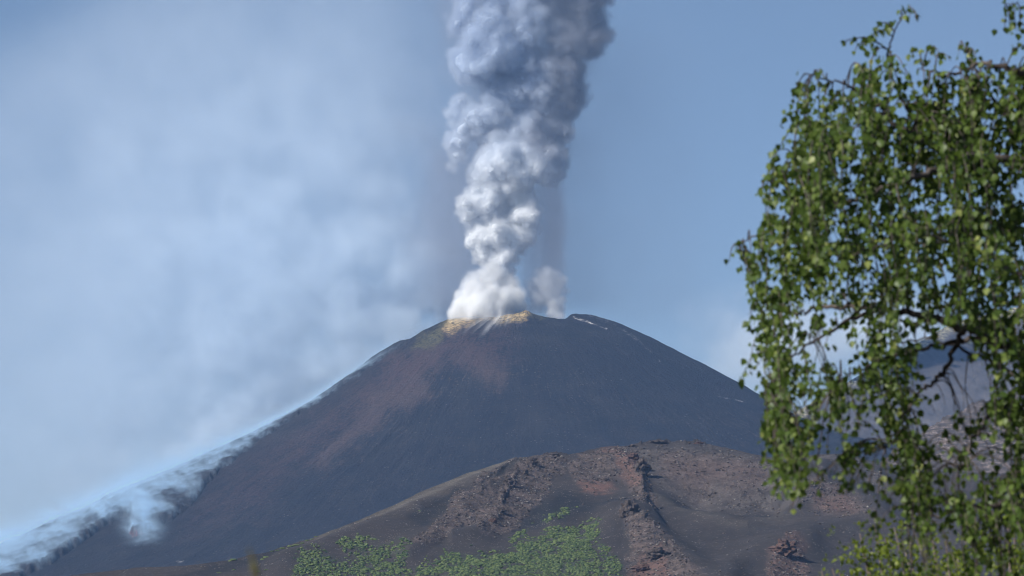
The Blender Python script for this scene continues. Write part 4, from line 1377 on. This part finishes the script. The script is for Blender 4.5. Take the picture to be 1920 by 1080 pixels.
def build_birch():
    r = np.random.default_rng(77)
    gx, gz = PV(2240, 540, BY + .3)[0], 0.05
    root = empty("birch_tree", (float(gx) + .1, BY + .3, gz - .1))
    tag(root, "birch with drooping twigs and small green leaves hanging into the right of the view", "tree")
    off = -np.array(root.location)

    def child(name, V, F, mat, **k):
        o = mesh_obj(name, V + off, F, mat, **k)
        o.parent = root
        return o
    mb = bark("birch_bark", (.03, .024, .022), (.12, .10, .09)); mw = bark("birch_trunk_bark", (.05, .045, .04), (.55, .53, .5))
    tp = [(gx + .12, BY + .3, -.1), (gx + .05, BY + .3, 1.5), (gx, BY + .32, 3.2), (gx - .04, BY + .3, 4.6), (gx + .02, BY + .28, 6.2), (gx + .1, BY + .3, 7.4)]
    path = curve_pts(tp, 10)
    V, F = tube(path, np.linspace(.15, .02, len(path)) + .07 * np.exp(-np.arange(len(path)) / 2.5), 16)
    child("trunk", V, F, mw)
    samp = []
    for pts, r0, r1 in LIMBS:
        P3 = np.array([PV(x, y, BY + d) for x, y, d in pts])
        c = curve_pts(P3, 9)
        c[1:-1] += r.normal(size=(len(c) - 2, 3)) * .006
        rr = r0 + (r1 - r0) * np.linspace(0, 1, len(c)) ** .75
        V, F = tube(c, rr, 8)
        child("branch", V, F, mb)
        n0 = len(c) // 5 if pts[0][0] > 2000 else 0
        samp.append(c[n0:])
    samp = np.vstack(samp)
    sx, sy = proj(samp)
    twigs, lp, la, ln, ls = [], [], [], [], []
    px_m = BY * 1.0125 / FPX

    def add_leaf(p, d):
        lp.append(p); a = np.array([r.normal() * .55, r.normal() * .55, -1.0 + r.normal() * .35]) * .75 + d * .35
        la.append(a)
        ln.append(np.array([r.normal(), r.normal() - .55, r.normal() * .55 + .35]))
        ls.append(r.uniform(.016, .034) * (1 if r.random() < .9 else 1.15))

    def strand(q, start, L, lean, dens=1.0, check=True):
        """a hanging twig from limb point Q out to START and down for L metres, with leaves"""
        mid = .5 * (q + start) + np.array([0, 0, .012 + .10 * np.linalg.norm(q - start)])
        n = max(4, int(L / .07))
        path = [q, mid, start]
        p = start.copy(); d = (start - mid); d /= np.linalg.norm(d) + 1e-9
        for i in range(n):
            d = d * .55 + np.array([lean[0], lean[1], -1.0]) * .45 + r.normal(size=3) * .10
            d /= np.linalg.norm(d)
            p = p + d * (L / n)
            if check and i > 0:
                X, Y = proj(p)
                if r.random() < openness(X, Y) * .9 or not in_poly(np.array([X]), np.array([Y]), CROWN)[0]: break
            path.append(p.copy())
        c = curve_pts(path, 4)
        twigs.append(tube(c, np.linspace(.0028, .0008, len(c)), 4))
        seg = np.linalg.norm(np.diff(c, axis=0), axis=1); cum = np.concatenate([[0], np.cumsum(seg)])
        s = cum[6] * .5 if len(c) > 6 else 0
        while s < cum[-1]:
            i = min(len(c) - 2, np.searchsorted(cum, s) - 1 if s > 0 else 0); i = max(i, 0)
            f = (s - cum[i]) / (seg[i] + 1e-9)
            pt = c[i] * (1 - f) + c[i + 1] * f
            X, Y = proj(pt)
            if not check or (r.random() > openness(X, Y) and in_poly(np.array([X]), np.array([Y]), CROWN)[0]):
                for _ in range(2 if r.random() < .38 else 1):
                    if r.random() < dens:
                        add_leaf(pt + r.normal(size=3) * np.array([.014, .014, .008]), c[i + 1] - c[i])
            s += r.uniform(.0115, .024)
    n = 0; tries = 0
    while n < 780 and tries < 14000:
        tries += 1
        x, y = r.uniform(1370, 2300), r.uniform(80, 1120)
        if x > 1960 and r.random() < .55: continue
        if not in_poly(np.array([x]), np.array([y]), CROWN)[0]: continue
        if r.random() < openness(x, y + 60) * .9: continue
        dd = np.hypot(sx - x, (sy - y) * (1.0 if True else 1))
        j = np.argmin(dd + r.random(len(dd)) * 60)
        if dd[j] > 190: continue
        dep = samp[j, 1] - BY + r.normal() * .28
        start = PV(x, y, BY + np.clip(dep, -.9, 1.0))
        strand(samp[j], start, r.uniform(.12, .48), (r.normal() * .14, r.normal() * .12), .95)
        n += 1
    # sprays that make the outline: (start px, start py, length m)
    for x, y, L in [(1395, 455, .10), (1372, 466, .05), (1400, 470, .18), (1412, 520, .15), (1425, 560, .12), (1430, 610, .2), (1428, 660, .15), (1445, 700, .25), (1440, 760, .22), (1450, 810, .20), (1460, 860, .14), (1490, 870, .17), (1510, 850, .20), (1535, 850, .16), (1470, 900, .06),
                    (1600, 850, .16), (1615, 840, .14), (1430, 345, .08), (1450, 320, .10), (1475, 280, .14), (1495, 200, .12), (1500, 150, .10), (1530, 135, .06), (1550, 140, .08), (1590, 75, .03), (1612, 82, .05), (1640, 62, .06), (1650, 45, .04), (1690, 22, .05), (1706, 16, .04), (1716, 24, .03), (1668, 95, .08),
                    (1720, 95, .06), (1745, 90, .06), (1760, 100, .06), (1800, 82, .04), (1815, 92, .06), (1826, 96, .05), (1840, 125, .08), (1885, 12, .10), (1900, 10, .10), (1912, 20, .08), (1893, 36, .06), (1915, 85, .06), (1700, 945, .2), (1650, 900, .2), (1690, 1000, .2), (1620, 130, .1), (1680, 140, .1), (1600, 120, .08)] + [(x_, y_, L_) for x_, y_, L_ in zip(r.uniform(1730, 2010, 80), r.uniform(122, 225, 80), r.uniform(.14, .36, 80))] + [(x_, y_, L_) for x_, y_, L_ in zip(r.uniform(1500, 1760, 26), r.uniform(170, 300, 26), r.uniform(.12, .3, 26))]:
        dd = np.hypot(sx - x, sy - y); j = np.argmin(dd)
        strand(samp[j], PV(x, y, BY + np.clip(samp[j, 1] - BY, -.3, .3)), L, (-.1 + r.normal() * .1, r.normal() * .1), 1.0, check=False)
    V, F = merge(twigs)
    o = child("twigs", V, F, mb); o["kind"] = "stuff"
    pos, axs, nr, sz = map(np.array, (lp, la, ln, ls))
    V, F = leaves_mesh(pos, axs, nr, sz, 1.0)
    tint = np.clip(r.normal(.45, .18, len(pos)), 0, .85)
    yl = r.random(len(pos)) < .06
    tint[yl] = r.uniform(.86, 1, yl.sum())
    m = leaf_material("birch_leaf", [(0, (.036, .066, .016)), (.45, (.080, .125, .026)), (.84, (.14, .185, .042)), (1, (.30, .33, .10))])
    child("foliage", V, F, m, attrs=dict(tint=np.repeat(tint, len(LEAF_V))))
    print("birch leaves", len(pos))


build_birch()

SY = 17.0
SHRUB = [(1606, 1010), (1612, 986), (1640, 978), (1660, 968), (1700, 960), (1740, 972), (1780, 965), (1830, 950), (1870, 938), (1900, 930), (1960, 925), (2100, 900), (2260, 960), (2330, 1150), (1640, 1150), (1622, 1070), (1612, 1040)]


def build_shrub():
    r = np.random.default_rng(99)
    gx = float(PV(1960, 540, SY)[0])
    root = empty("shrub", (gx, SY, 0.05))
    tag(root, "yellow-green shrub with small bright leaves at the lower right beneath the birch", "shrub")
    off = -np.array(root.location)
    mb = bark("shrub_bark", (.16, .12, .10), (.36, .29, .25))
    ends = []
    for k in range(46):
        while True:
            x, y = r.uniform(1600, 2280), r.uniform(930, 1140)
            if in_poly(np.array([x]), np.array([y]), SHRUB)[0]: break
        ends.append((x, y, r.normal() * .35))
    ends += [(1612, 1000, 0), (1640, 985, .1), (1622, 1040, 0), (1700, 966, 0), (1660, 1010, .1), (1742, 980, 0), (1900, 940, 0), (1540, 1070, .2), (1560, 1066, .2), (1574, 1074, .2)]
    lp, la, ln, ls = [], [], [], []
    for x, y, d in ends:
        e = PV(x, y, SY + d)
        s = np.array([gx + r.normal() * .12, SY + r.normal() * .12, 0.0])
        c = curve_pts([s, s * .55 + e * .45 + np.array([(s[0] - e[0]) * .25, 0, .1]), s * .2 + e * .8 + np.array([0, 0, .02]), e], 10)
        V, F = tube(c, np.linspace(.016, .0022, len(c)), 6)
        o = mesh_obj("stem", V + off, F, mb); o.parent = root
        small = x < 1590
        for q in range(34 if not small else 12):
            f = r.uniform(.80, 1.0); i = int(f * (len(c) - 1))
            b = c[i] + r.normal(size=3) * np.array([.07, .07, .06]) * (1 if not small else .45)
            for _ in range(7):
                lp.append(b + r.normal(size=3) * .012); a = r.normal(size=3) + np.array([0, 0, .7]); la.append(a)
                ln.append(np.array([r.normal() * .6, r.normal() * .6 - .4, 1.0])); ls.append(r.uniform(.014, .027))
    pos, axs, nr, sz = map(np.array, (lp, la, ln, ls))
    V, F = leaves_mesh(pos, axs, nr, sz, .8)
    tint = np.clip(r.normal(.5, .2, len(pos)), 0, 1)
    m = leaf_material("shrub_leaf", [(0, (.06, .09, .012)), (.5, (.13, .17, .018)), (1, (.22, .25, .04))])
    o = mesh_obj("foliage", V + off, F, m, attrs=dict(tint=np.repeat(tint, len(LEAF_V)))); o.parent = root


build_shrub()


def build_stalk():
    Y = 4.6
    e = PV(466, 1028, Y); k = PV(476, 1055, Y); f = PV(482, 1090, Y)
    root = empty("dry_stalk", (float(f[0]) + .05, Y, 0.0))
    tag(root, "blurred olive-brown dry stalk poking up at the bottom edge on the left", "plant")
    off = -np.array(root.location)
    m = bark("stalk_skin", (.075, .07, .025), (.12, .105, .04))
    c = curve_pts([(float(f[0]) + .05, Y, 0), (float(f[0]) + .03, Y, .9), f - np.array([0, 0, .12]), f, k, e], 8)
    V, F = tube(c, np.linspace(.0042, .0015, len(c)), 7)
    o = mesh_obj("stem", V + off, F, m); o.parent = root
    h = curve_pts([PV(481, 1082, Y), PV(478, 1066, Y), PV(473, 1052, Y)], 8)
    V, F = tube(h, .0036 * np.sin(np.linspace(.25, 2.9, len(h))) + .0007, 8)
    o = mesh_obj("seed_head", V + off, F, m); o.parent = root


build_stalk()

# ================================================================== HAZE
def build_haze():
    t = NT("air")
    v = t.n("ShaderNodeVolumePrincipled")
    v.inputs["Color"].default_value = (.30, .54, 1.0, 1)
    v.inputs["Density"].default_value = 3.7e-5
    t.l(v.outputs[0], t.out.inputs["Volume"])
    lo, hi = (-36000, -3600, -1200), (36000, 8200, 1500)
    V = [(x, y, z) for x in (lo[0], hi[0]) for y in (lo[1], hi[1]) for z in (lo[2], hi[2])]
    F = [(0, 1, 3, 2), (4, 6, 7, 5), (0, 4, 5, 1), (2, 3, 7, 6), (0, 2, 6, 4), (1, 5, 7, 3)]
    o = mesh_obj("haze", V, F, t.m, smooth=False)
    tag(o, kind="stuff")


build_haze()
